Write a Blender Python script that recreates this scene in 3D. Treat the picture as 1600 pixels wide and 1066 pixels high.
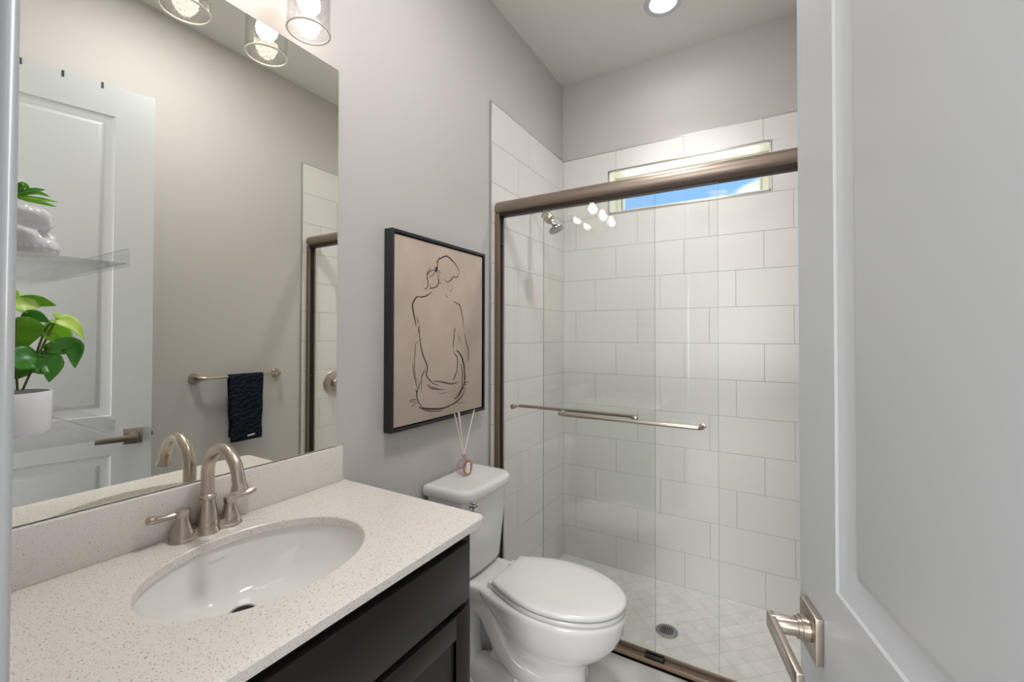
import bpy, bmesh, math
import numpy as np
from mathutils import Vector, Matrix, Quaternion
PI = math.pi
for o in list(bpy.data.objects):
    bpy.data.objects.remove(o, do_unlink=True)
scene = bpy.context.scene
COL = scene.collection
R = math.radians

# ------------------------------------------------------------------ camera
cam_d = bpy.data.cameras.new('camera')
cam = bpy.data.objects.new('camera', cam_d)
COL.objects.link(cam)
cam.location = (1.2015, 0.0, 1.38)
yaw, pitch, roll = R(30.618), R(0.7137), R(0.1178)
fw = Vector((-math.sin(yaw)*math.cos(pitch), math.cos(yaw)*math.cos(pitch), math.sin(pitch)))
rt = Vector((math.cos(yaw), math.sin(yaw), 0)); upv = rt.cross(fw)
rt2 = rt*math.cos(roll) + upv*math.sin(roll); up2 = -rt*math.sin(roll) + upv*math.cos(roll)
cam.rotation_euler = Matrix((rt2, up2, -fw)).transposed().to_euler()
cam_d.sensor_width = 36.0
cam_d.lens = 677.97/1600*36.0
cam_d.shift_y = -16.15/1600
cam_d.clip_start = 0.02
scene.camera = cam

# ------------------------------------------------------------------ sky
w = bpy.data.worlds.new('sky'); scene.world = w; w.use_nodes = True
nt = w.node_tree; nt.nodes.clear()
N = nt.nodes.new; LK = nt.links.new
tc = N('ShaderNodeTexCoord'); sp = N('ShaderNodeSeparateXYZ'); LK(tc.outputs['Generated'], sp.inputs[0])
rmp = N('ShaderNodeValToRGB'); LK(sp.outputs[2], rmp.inputs[0])
e = rmp.color_ramp.elements
e[0].position = 0.0; e[0].color = (0.50, 0.72, 1.0, 1)
e[1].position = 0.75; e[1].color = (0.09, 0.26, 0.75, 1)
m_ = e.new(0.28); m_.color = (0.27, 0.56, 1.0, 1)
mp = N('ShaderNodeMapping'); mp.inputs['Scale'].default_value = (1.0, 1.0, 2.6); mp.inputs['Location'].default_value = (0.56, 0.2, 0.22)
LK(tc.outputs['Generated'], mp.inputs[0])
nz = N('ShaderNodeTexNoise'); nz.inputs['Scale'].default_value = 6.0; nz.inputs['Detail'].default_value = 8; nz.inputs['Roughness'].default_value = 0.55
LK(mp.outputs[0], nz.inputs['Vector'])
cr = N('ShaderNodeValToRGB'); LK(nz.outputs['Fac'], cr.inputs[0])
cr.color_ramp.elements[0].position = 0.49; cr.color_ramp.elements[1].position = 0.57
mx = N('ShaderNodeMixRGB'); LK(cr.outputs[0], mx.inputs[0]); LK(rmp.outputs[0], mx.inputs[1]); mx.inputs[2].default_value = (0.95, 0.96, 1.0, 1)
gz = N('ShaderNodeMath'); gz.operation = 'LESS_THAN'; gz.inputs[1].default_value = -0.03; LK(sp.outputs[2], gz.inputs[0])
gm = N('ShaderNodeMixRGB'); gm.inputs[2].default_value = (3.4, 3.3, 3.0, 1); LK(gz.outputs[0], gm.inputs[0]); LK(mx.outputs[0], gm.inputs[1]); mx = gm   # bright unseen ground added below the horizon to light the window reveal
bg = N('ShaderNodeBackground'); bg.inputs[1].default_value = 1.0
LK(mx.outputs[0], bg.inputs[0])
ow = N('ShaderNodeOutputWorld'); LK(bg.outputs[0], ow.inputs[0])

# ------------------------------------------------------------------ colour management and lamp levels
vs = scene.view_settings
scene.display_settings.display_device = 'sRGB'
vs.view_transform = 'Standard'; vs.look = 'None'; vs.gamma = 1.0; vs.use_curve_mapping = False
vs.exposure = 0.31
DOWNLIGHT_W = 46.0   # beam of the recessed shower light
BULB = 15.0          # emission of each vanity bulb
CAN = 52.0           # emission of the recessed shower light
HALL_FILL_W = 16.0        # overhead fill light added in the hall behind the camera
ROOM_FILL_W = 14.0        # fill light added under the room ceiling, out of frame

def area(name, loc, rot, sx, sy, power, col=(1, 1, 1)):
    d = bpy.data.lights.new(name, 'AREA'); d.shape = 'RECTANGLE' if sx > 0.3 else 'ELLIPSE'; d.size = sx; d.size_y = sy
    d.energy = power; d.color = col
    o = bpy.data.objects.new(name, d); COL.objects.link(o)
    o.location = loc; o.rotation_euler = rot
    return o
area('hall_ceiling_fill', (1.35, -1.75, 2.95), (R(0), 0, 0), 1.0, 1.2, HALL_FILL_W, (0.99, 0.99, 1.0))
FRONT_FILL_W = 58.0
area('hall_front_fill', (1.25, -2.57, 1.45), (R(90), 0, 0), 1.2, 1.3, FRONT_FILL_W, (0.97, 0.985, 1.0))  # added front fill through the doorway, no window known here
area('room_ceiling_fill', (0.85, 0.95, 3.07), (0, 0, 0), 0.30, 0.30, ROOM_FILL_W, (1.0, 0.985, 0.975))

# ------------------------------------------------------------------ materials
def srgb(r, g, b):
    f = lambda c: c/12.92 if c <= 0.04045 else ((c+0.055)/1.055)**2.4
    return (f(r/255), f(g/255), f(b/255), 1)
def mat(name, col, rough=0.5, metal=0.0, spec=0.5, **kw):
    m = bpy.data.materials.new(name); m.use_nodes = True
    b = m.node_tree.nodes['Principled BSDF']
    b.inputs['Base Color'].default_value = col
    b.inputs['Roughness'].default_value = rough
    b.inputs['Metallic'].default_value = metal
    b.inputs['Specular IOR Level'].default_value = spec
    for k, v in kw.items():
        b.inputs[k].default_value = v
    return m
def nodes(m):
    return m.node_tree.nodes, m.node_tree.links, m.node_tree.nodes['Principled BSDF']
def noise_bump(m, scale, strength, dist=0.001, detail=4):
    n, l, b = nodes(m)
    t = n.new('ShaderNodeTexCoord'); x = n.new('ShaderNodeTexNoise'); x.inputs['Scale'].default_value = scale; x.inputs['Detail'].default_value = detail
    l.new(t.outputs['Object'], x.inputs['Vector'])
    u = n.new('ShaderNodeBump'); u.inputs['Strength'].default_value = strength; u.inputs['Distance'].default_value = dist
    l.new(x.outputs['Fac'], u.inputs['Height']); l.new(u.outputs[0], b.inputs['Normal'])
def noise_color(m, c1, c2, scale, p1=0.4, p2=0.6, detail=6, dist=0.0):
    n, l, b = nodes(m)
    t = n.new('ShaderNodeTexCoord'); x = n.new('ShaderNodeTexNoise'); x.inputs['Scale'].default_value = scale; x.inputs['Detail'].default_value = detail
    x.inputs['Distortion'].default_value = dist
    l.new(t.outputs['Object'], x.inputs['Vector'])
    r = n.new('ShaderNodeValToRGB'); r.color_ramp.elements[0].position = p1; r.color_ramp.elements[1].position = p2
    r.color_ramp.elements[0].color = c1; r.color_ramp.elements[1].color = c2
    l.new(x.outputs['Fac'], r.inputs[0]); l.new(r.outputs[0], b.inputs['Base Color'])
    return r
def emis(name, col, s):
    m = bpy.data.materials.new(name); m.use_nodes = True; n = m.node_tree.nodes; n.clear()
    e = n.new('ShaderNodeEmission'); e.inputs[0].default_value = col; e.inputs[1].default_value = s
    o = n.new('ShaderNodeOutputMaterial'); m.node_tree.links.new(e.outputs[0], o.inputs[0]); return m
def thin_glass(name, tint, rough=0.0, bump=None, ior=1.5):
    """window-style glass: light goes straight through, Fresnel reflection on top"""
    m = bpy.data.materials.new(name); m.use_nodes = True; n = m.node_tree.nodes; l = m.node_tree.links; n.clear()
    tr = n.new('ShaderNodeBsdfTransparent'); tr.inputs[0].default_value = tint
    gl = n.new('ShaderNodeBsdfGlossy'); gl.inputs['Roughness'].default_value = rough
    ge = n.new('ShaderNodeNewGeometry')
    ma = n.new('ShaderNodeMath'); ma.operation = 'MULTIPLY_ADD'; ma.inputs[1].default_value = 1/ior-ior; ma.inputs[2].default_value = ior
    l.new(ge.outputs['Backfacing'], ma.inputs[0])
    fr = n.new('ShaderNodeFresnel'); l.new(ma.outputs[0], fr.inputs['IOR'])
    mi = n.new('ShaderNodeMixShader'); l.new(fr.outputs[0], mi.inputs[0]); l.new(tr.outputs[0], mi.inputs[1]); l.new(gl.outputs[0], mi.inputs[2])
    o = n.new('ShaderNodeOutputMaterial'); l.new(mi.outputs[0], o.inputs[0])
    if bump:
        t = n.new('ShaderNodeTexCoord'); v = n.new('ShaderNodeTexVoronoi'); v.inputs['Scale'].default_value = bump
        l.new(t.outputs['Object'], v.inputs['Vector'])
        u = n.new('ShaderNodeBump'); u.inputs['Strength'].default_value = 0.6; u.inputs['Distance'].default_value = 0.002
        sm = n.new('ShaderNodeMapRange'); sm.inputs['From Min'].default_value = 0.0; sm.inputs['From Max'].default_value = 0.35; l.new(v.outputs['Distance'], sm.inputs[0])
        bb = n.new('ShaderNodeMapRange'); bb.inputs['From Min'].default_value = 0.16; bb.inputs['From Max'].default_value = 0.30; l.new(v.outputs['Distance'], bb.inputs[0])
        bc = n.new('ShaderNodeMixRGB'); bc.inputs[1].default_value = (0.70, 0.70, 0.70, 1); bc.inputs[2].default_value = tint; l.new(bb.outputs[0], bc.inputs[0]); l.new(bc.outputs[0], tr.inputs[0])
        l.new(sm.outputs[0], u.inputs['Height']); l.new(u.outputs[0], gl.inputs['Normal'])
    return m

M = {}
M['paint'] = mat('wall_paint', srgb(199, 195, 193), 0.62, spec=0.3); noise_bump(M['paint'], 60, 0.12, 0.002)
M['ceil'] = mat('ceiling_paint', srgb(222, 220, 215), 0.8, spec=0.2); noise_bump(M['ceil'], 60, 0.15, 0.002)
M['white'] = mat('white_trim_paint', srgb(190, 193, 196), 0.34)
M['tile'] = mat('white_glazed_tile', srgb(228, 226, 223), 0.30, spec=0.3); noise_bump(M['tile'], 6, 0.03, 0.004, 2)
M['grout'] = mat('grey_grout', srgb(176, 172, 166), 0.8)
M['porcelain'] = mat('white_porcelain', srgb(233, 232, 230), 0.08)
M['basin'] = mat('white_basin_porcelain', srgb(233, 231, 228), 0.08)
M['seat'] = mat('white_seat_plastic', srgb(234, 233, 231), 0.22)
M['nickel'] = mat('brushed_nickel', srgb(188, 178, 167), 0.30, 1.0)
M['bronze'] = mat('brushed_bronze_nickel', srgb(160, 147, 135), 0.46, 1.0)
M['track'] = mat('bronze_track', srgb(138, 121, 106), 0.52, 1.0)
M['channel'] = mat('dark_bronze_channel', srgb(58, 48, 41), 0.55, 0.7)
M['glass_edge'] = mat('green_glass_edge', srgb(138, 152, 143), 0.2)
M['chrome'] = mat('chrome', srgb(215, 215, 218), 0.06, 1.0)
M['pewter'] = mat('satin_pewter', srgb(150, 146, 141), 0.25, 1.0)
M['steel'] = mat('drain_steel', srgb(150, 150, 150), 0.35, 1.0)
M['alu'] = mat('brushed_aluminium', srgb(196, 195, 192), 0.3, 1.0)
M['black'] = mat('black_plastic', srgb(24, 23, 23), 0.4)
M['frame'] = mat('black_frame_wood', srgb(38, 36, 38), 0.5)
M['hole'] = mat('dark_recess', srgb(12, 12, 12), 0.7)
M['ink'] = mat('charcoal_ink', srgb(56, 48, 45), 0.9)
M['reed'] = mat('cream_reed', srgb(232, 222, 208), 0.7)
M['rose'] = mat('rose_gold', srgb(190, 128, 112), 0.2, 1.0)
M['label'] = mat('white_paper_label', srgb(238, 238, 240), 0.6)
M['vinyl'] = mat('cream_window_vinyl', srgb(236, 236, 222), 0.4)
M['soil'] = mat('dark_soil', srgb(70, 66, 62), 0.95)
M['pot'] = mat('white_ceramic_pot', srgb(230, 230, 232), 0.35)
M['skull'] = mat('white_glazed_ceramic', srgb(228, 227, 226), 0.06)
M['strap'] = mat('dark_hook_metal', srgb(70, 72, 74), 0.5, 0.6)
M['tag'] = mat('white_woven_tag', srgb(230, 230, 230), 0.7)
M['stem'] = mat('green_stem', srgb(92, 110, 40), 0.6)
M['grey_text'] = mat('grey_printed_mark', srgb(196, 194, 192), 0.4)
M['rubber'] = mat('grey_rubber', srgb(90, 84, 78), 0.6)
for k, a, b in (('leaf0', (44, 118, 26), (76, 150, 36)), ('leaf1', (100, 168, 22), (136, 198, 44)), ('leaf2', (160, 208, 66), (206, 230, 120))):
    M[k] = mat('green_leaf_'+k[-1], srgb(*a), 0.38); noise_color(M[k], srgb(*a), srgb(*b), 45, 0.35, 0.65)
    M[k].node_tree.nodes['Principled BSDF'].inputs['Subsurface Weight'].default_value = 0.0
# quartz with dark flecks
m = M['quartz'] = mat('white_speckled_quartz', srgb(226, 221, 216), 0.22)
n, l, b = nodes(m)
t = n.new('ShaderNodeTexCoord')
def flecks(scale, thr, keep):
    wn = n.new('ShaderNodeTexNoise'); wn.inputs['Scale'].default_value = scale*0.6; wn.inputs['Detail'].default_value = 2
    l.new(t.outputs['Object'], wn.inputs['Vector'])
    ad = n.new('ShaderNodeVectorMath'); ad.operation = 'MULTIPLY_ADD'; ad.inputs[1].default_value = (0.006, 0.006, 0.006)
    l.new(wn.outputs['Color'], ad.inputs[0]); l.new(t.outputs['Object'], ad.inputs[2])
    v = n.new('ShaderNodeTexVoronoi'); v.inputs['Scale'].default_value = scale; l.new(ad.outputs[0], v.inputs['Vector'])
    c = n.new('ShaderNodeMath'); c.operation = 'LESS_THAN'; c.inputs[1].default_value = thr; l.new(v.outputs['Distance'], c.inputs[0])
    s = n.new('ShaderNodeSeparateXYZ'); l.new(v.outputs['Color'], s.inputs[0])
    k = n.new('ShaderNodeMath'); k.operation = 'LESS_THAN'; k.inputs[1].default_value = keep; l.new(s.outputs[0], k.inputs[0])
    p = n.new('ShaderNodeMath'); p.operation = 'MULTIPLY'; l.new(c.outputs[0], p.inputs[0]); l.new(k.outputs[0], p.inputs[1])
    return p, s
f1, s1 = flecks(240, 0.26, 0.34)
f2, s2 = flecks(330, 0.30, 0.55)
cm = n.new('ShaderNodeMixRGB'); cm.inputs[1].default_value = srgb(226, 221, 216); cm.inputs[2].default_value = srgb(196, 186, 178); l.new(f2.outputs[0], cm.inputs[0])
fc = n.new('ShaderNodeMixRGB'); fc.inputs[1].default_value = srgb(120, 112, 108); fc.inputs[2].default_value = srgb(178, 160, 146); l.new(s1.outputs[1], fc.inputs[0])
c2 = n.new('ShaderNodeMixRGB'); l.new(f1.outputs[0], c2.inputs[0]); l.new(cm.outputs[0], c2.inputs[1]); l.new(fc.outputs[0], c2.inputs[2])
l.new(c2.outputs[0], b.inputs['Base Color'])
# espresso cabinet wood
m = M['espresso'] = mat('espresso_stained_wood', srgb(34, 30, 29), 0.36, spec=0.35)
n, l, b = nodes(m)
t = n.new('ShaderNodeTexCoord'); mpp = n.new('ShaderNodeMapping'); mpp.inputs['Scale'].default_value = (14, 3, 60); l.new(t.outputs['Object'], mpp.inputs[0])
x = n.new('ShaderNodeTexNoise'); x.inputs['Scale'].default_value = 1.5; x.inputs['Detail'].default_value = 6; l.new(mpp.outputs[0], x.inputs['Vector'])
r = n.new('ShaderNodeValToRGB'); r.color_ramp.elements[0].color = srgb(30, 26, 25); r.color_ramp.elements[1].color = srgb(42, 35, 33)
l.new(x.outputs['Fac'], r.inputs[0]); l.new(r.outputs[0], b.inputs['Base Color'])
# marbled floor porcelain
m = M['floor'] = mat('grey_marbled_porcelain_floor', srgb(196, 194, 190), 0.3)
noise_color(m, srgb(182, 180, 177), srgb(212, 210, 206), 5.5, 0.35, 0.65, 10, 0.8)
# shower floor: three-inch marble mosaic laid on the diagonal
m = M['mosaic'] = mat('white_marble_mosaic', srgb(226, 224, 219), 0.3)
n, l, b = nodes(m)
t = n.new('ShaderNodeTexCoord'); mpp = n.new('ShaderNodeMapping'); mpp.vector_type = 'POINT'
mpp.inputs['Rotation'].default_value = (0, 0, R(46.5)); mpp.inputs['Location'].default_value = (0.005, 0.03, 0); l.new(t.outputs['Object'], mpp.inputs[0])
bk = n.new('ShaderNodeTexBrick'); bk.offset = 0.0; bk.squash = 1.0
bk.inputs['Scale'].default_value = 1.0; bk.inputs['Brick Width'].default_value = 0.0762; bk.inputs['Row Height'].default_value = 0.0762
bk.inputs['Mortar Size'].default_value = 0.0013; bk.inputs['Mortar Smooth'].default_value = 0.1; bk.inputs['Bias'].default_value = 0.0
bk.inputs['Color1'].default_value = srgb(230, 229, 224); bk.inputs['Color2'].default_value = srgb(222, 220, 215); bk.inputs['Mortar'].default_value = srgb(200, 197, 190)
l.new(mpp.outputs[0], bk.inputs['Vector'])
x = n.new('ShaderNodeTexNoise'); x.inputs['Scale'].default_value = 9; x.inputs['Detail'].default_value = 8; x.inputs['Distortion'].default_value = 1.2; l.new(t.outputs['Object'], x.inputs['Vector'])
rr = n.new('ShaderNodeValToRGB'); rr.color_ramp.elements[0].position = 0.35; rr.color_ramp.elements[0].color = (0.90, 0.90, 0.90, 1); rr.color_ramp.elements[1].position = 0.6; rr.color_ramp.elements[1].color = (1, 1, 1, 1)
l.new(x.outputs['Fac'], rr.inputs[0])
mm = n.new('ShaderNodeMixRGB'); mm.blend_type = 'MULTIPLY'; mm.inputs[0].default_value = 1; l.new(bk.outputs['Color'], mm.inputs[1]); l.new(rr.outputs[0], mm.inputs[2]); l.new(mm.outputs[0], b.inputs['Base Color'])
# towel with embossed wavy stripes
m = M['towel'] = mat('navy_terry_cloth', srgb(27, 33, 45), 0.95, spec=0.1)
n, l, b = nodes(m)
t = n.new('ShaderNodeTexCoord'); mpp = n.new('ShaderNodeMapping'); mpp.inputs['Rotation'].default_value = (R(-16), 0, 0); l.new(t.outputs['Object'], mpp.inputs[0])
wv = n.new('ShaderNodeTexWave'); wv.wave_type = 'BANDS'; wv.bands_direction = 'Z'; wv.inputs['Scale'].default_value = 11; wv.inputs['Distortion'].default_value = 7.5; wv.inputs['Detail'].default_value = 1.0; wv.inputs['Detail Scale'].default_value = 2.2
l.new(mpp.outputs[0], wv.inputs['Vector'])
r = n.new('ShaderNodeValToRGB'); r.color_ramp.elements[0].position = 0.35; r.color_ramp.elements[1].position = 0.65
r.color_ramp.elements[0].color = srgb(22, 27, 37); r.color_ramp.elements[1].color = srgb(38, 46, 58)
l.new(wv.outputs['Fac'], r.inputs[0]); l.new(r.outputs[0], b.inputs['Base Color'])
u = n.new('ShaderNodeBump'); u.inputs['Strength'].default_value = 0.8; u.inputs['Distance'].default_value = 0.004; l.new(wv.outputs['Fac'], u.inputs['Height']); l.new(u.outputs[0], b.inputs['Normal'])
# canvas of the picture
m = M['canvas'] = mat('tan_paper_canvas', srgb(203, 184, 168), 0.85, spec=0.15)
noise_color(m, srgb(186, 170, 157), srgb(199, 184, 171), 7, 0.3, 0.7, 8)
# mirror
M['mirror'] = mat('mirror_silver', (0.91, 0.915, 0.85, 1), 0.0, 1.0)
M['pane'] = thin_glass('clear_shower_glass', (0.984, 0.993, 0.986, 1), 0.0, None, 1.5)
M['window_glass'] = thin_glass('clear_window_glass', (0.97, 0.98, 0.98, 1))
M['acrylic'] = thin_glass('clear_acrylic', (0.99, 0.992, 0.994, 1), 0.02, None, 1.1)
M['seeded'] = thin_glass('clear_seeded_glass', (0.95, 0.95, 0.95, 1), 0.03, 150)
M['rim'] = mat('polished_glass_rim', srgb(236, 234, 230), 0.15)
M['pink_glass'] = thin_glass('pale_pink_bottle_glass', (0.93, 0.86, 0.86, 1), 0.02)
M['bulb'] = emis('glowing_frosted_bulb', (1.0, 0.88, 0.77, 1), BULB)
M['can'] = emis('glowing_light_lens', (1.0, 0.965, 0.935, 1), CAN)

# ------------------------------------------------------------------ mesh helpers
class MB:
    def __init__(s): s.bm = bmesh.new()
    def box(s, x0, x1, y0, y1, z0, z1, bev=0.0, seg=2, xf=None):
        t = bmesh.new()
        bmesh.ops.create_cube(t, size=1.0)
        for v in t.verts:
            v.co = Vector(((x0+x1)/2+v.co.x*(x1-x0), (y0+y1)/2+v.co.y*(y1-y0), (z0+z1)/2+v.co.z*(z1-z0)))
        if bev > 0:
            bmesh.ops.bevel(t, geom=t.edges[:], offset=bev, segments=seg, affect='EDGES', profile=0.5)
        if xf: bmesh.ops.transform(t, matrix=xf, verts=t.verts)
        s.merge(t); return s
    def merge(s, t):
        me = bpy.data.meshes.new('tmp'); t.to_mesh(me); t.free(); s.bm.from_mesh(me); bpy.data.meshes.remove(me)
    def loft(s, rings, cap0=True, cap1=True, closed=True):
        bm = s.bm; vr = [[bm.verts.new(p) for p in r] for r in rings]
        n = len(rings[0])
        for a, b in zip(vr[:-1], vr[1:]):
            for i in range(n if closed else n-1):
                j = (i+1) % n
                try: bm.faces.new((a[i], a[j], b[j], b[i]))
                except ValueError: pass
        if cap0 and closed: bm.faces.new(list(reversed(vr[0])))
        if cap1 and closed: bm.faces.new(vr[-1])
        return s
    def lathe(s, prof, origin=(0, 0, 0), axis=(0, 0, 1), n=40, cap0=True, cap1=True):
        q = Vector((0, 0, 1)).rotation_difference(Vector(axis).normalized()); o = Vector(origin)
        rings = [[o + q @ Vector((r*math.cos(2*PI*i/n), r*math.sin(2*PI*i/n), h)) for i in range(n)] for r, h in prof]
        return s.loft(rings, cap0, cap1)
    def tube(s, pts, rad, n=16, flat=None, cap=True):
        pts = [Vector(p) for p in pts]
        if not hasattr(rad, '__len__'): rad = [rad]*len(pts)
        rings = []; prev = None
        for i, p in enumerate(pts):
            d = (pts[min(i+1, len(pts)-1)] - pts[max(i-1, 0)]).normalized()
            if prev is None:
                a = Vector((0, 0, 1)) if abs(d.z) < 0.9 else Vector((1, 0, 0))
                u = d.cross(a).normalized()
            else:
                u = (prev - d*prev.dot(d)).normalized()
            prev = u; v = d.cross(u)
            k1, k2 = flat if flat else (1, 1)
            rings.append([p + u*(math.cos(2*PI*j/n)*rad[i]*k1) + v*(math.sin(2*PI*j/n)*rad[i]*k2) for j in range(n)])
        return s.loft(rings, cap, cap)
    def grid(s, f, nu, nv):
        V = [[s.bm.verts.new(f(i/nu, j/nv)) for j in range(nv+1)] for i in range(nu+1)]
        for i in range(nu):
            for j in range(nv): s.bm.faces.new((V[i][j], V[i+1][j], V[i+1][j+1], V[i][j+1]))
        return s
    def quad(s, *p):
        s.bm.faces.new([s.bm.verts.new(q) for q in p]); return s
    def build(s, name, m, parent=None, angle=35, fixn=True, solid=None, sub=0):
        bm = s.bm
        bmesh.ops.remove_doubles(bm, verts=bm.verts, dist=1e-6)
        if fixn: bmesh.ops.recalc_face_normals(bm, faces=bm.faces)
        me = bpy.data.meshes.new(name); bm.to_mesh(me); bm.free()
        for p in me.polygons: p.use_smooth = True
        me.set_sharp_from_angle(angle=R(angle))
        me.materials.append(m)
        o = bpy.data.objects.new(name, me); COL.objects.link(o)
        if solid:
            k = o.modifiers.new('thickness', 'SOLIDIFY'); k.thickness = solid; k.offset = 0
        if sub:
            k = o.modifiers.new('smooth', 'SUBSURF'); k.levels = sub; k.render_levels = sub
        if parent is not None:
            o.parent = parent
            if parent.type == 'EMPTY' or True:
                o.matrix_parent_inverse = world(parent).inverted()
        return o
def world(o):
    m = Matrix.LocRotScale(o.location, o.rotation_euler, o.scale)
    return world(o.parent) @ o.matrix_parent_inverse @ m if o.parent else m
def tag(o, label, cat, group=None, kind=None):
    if label: o['label'] = label
    if cat: o['category'] = cat
    if group: o['group'] = group
    if kind: o['kind'] = kind
    return o
def thing(name, label, cat, loc=(0, 0, 0), rotz=0, group=None):
    o = bpy.data.objects.new(name, None); COL.objects.link(o); o.location = loc; o.rotation_euler = (0, 0, rotz)
    o.empty_display_size = 0.1
    return tag(o, label, cat, group)
def struct(mb, name, m, label=None, cat=None, parent=None, **k):
    o = mb.build(name, m, parent, **k)
    if parent is None: tag(o, label, cat, kind='structure')
    return o
def arc(c, u, v, r, a0, a1, n):
    c, u, v = Vector(c), Vector(u), Vector(v)
    return [c + u*(r*math.cos(a0+(a1-a0)*i/n)) + v*(r*math.sin(a0+(a1-a0)*i/n)) for i in range(n+1)]
def catmull(P, n=8):
    P = [Vector(p) for p in P]
    if len(P) < 3: return [P[0].lerp(P[-1], i/n) for i in range(n+1)]
    Q = [P[0]*2-P[1]] + P + [P[-1]*2-P[-2]]; out = []
    for i in range(1, len(Q)-2):
        a, b, c, d = Q[i-1:i+3]
        for k in range(n):
            t = k/n
            out.append(0.5*((2*b)+(c-a)*t+(2*a-5*b+4*c-d)*t*t+(3*b-a-3*c+d)*t**3))
    out.append(P[-1]); return out
def slab_hole(mb, x0, x1, y0, y1, z0, z1, cx, cy, a, b, rc=0.0, n=96):
    """slab with an elliptical hole; rc rounds the corner at (x1, y1)"""
    def outer(th):
        c, s_ = math.cos(th), math.sin(th); k = 1e9
        if c > 1e-9: k = min(k, (x1-cx)/c)
        if c < -1e-9: k = min(k, (x0-cx)/c)
        if s_ > 1e-9: k = min(k, (y1-cy)/s_)
        if s_ < -1e-9: k = min(k, (y0-cy)/s_)
        return cx+c*k, cy+s_*k
    ths = [2*PI*i/n for i in range(n)]
    ths += [math.atan2(yy-cy, xx-cx) % (2*PI) for xx in (x0, x1) for yy in (y0, y1)]
    if rc:
        for i in range(9):
            q = PI/2*i/8; ths.append(math.atan2(y1-rc+rc*math.sin(q)-cy, x1-rc+rc*math.cos(q)-cx) % (2*PI))
    ths = sorted(set(round(t, 6) for t in ths))
    I, O = [], []
    for t in ths:
        p = outer(t)
        if rc and p[0] > x1-rc-1e-6 and p[1] > y1-rc-1e-6:
            # walk along the ray to the rounded corner
            ux, uy = math.cos(t), math.sin(t); ox, oy = cx-(x1-rc), cy-(y1-rc)
            B = ox*ux+oy*uy; Cc = ox*ox+oy*oy-rc*rc; D = B*B-Cc
            if D >= 0: k = -B+math.sqrt(D); p = (cx+ux*k, cy+uy*k)
        O.append(p)
        k = 1/math.sqrt((math.cos(t)/a)**2+(math.sin(t)/b)**2); I.append((cx+math.cos(t)*k, cy+math.sin(t)*k))
    e = 0.0025
    def shr(P, d, sign):   # shrink outer / grow inner a little for an eased edge
        out = []
        for (px_, py_) in P:
            L = math.hypot(px_-cx, py_-cy); k = 1+sign*d/L; out.append((cx+(px_-cx)*k, cy+(py_-cy)*k))
        return out
    rings = [[(x, y, z0) for x, y in I], [(x, y, z1-e) for x, y in I], [(x, y, z1) for x, y in shr(I, e, 1)],
             [(x, y, z1) for x, y in shr(O, e, -1)], [(x, y, z1-e) for x, y in O], [(x, y, z0) for x, y in O], [(x, y, z0) for x, y in I]]
    mb.loft(rings, False, False)
    return mb
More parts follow.
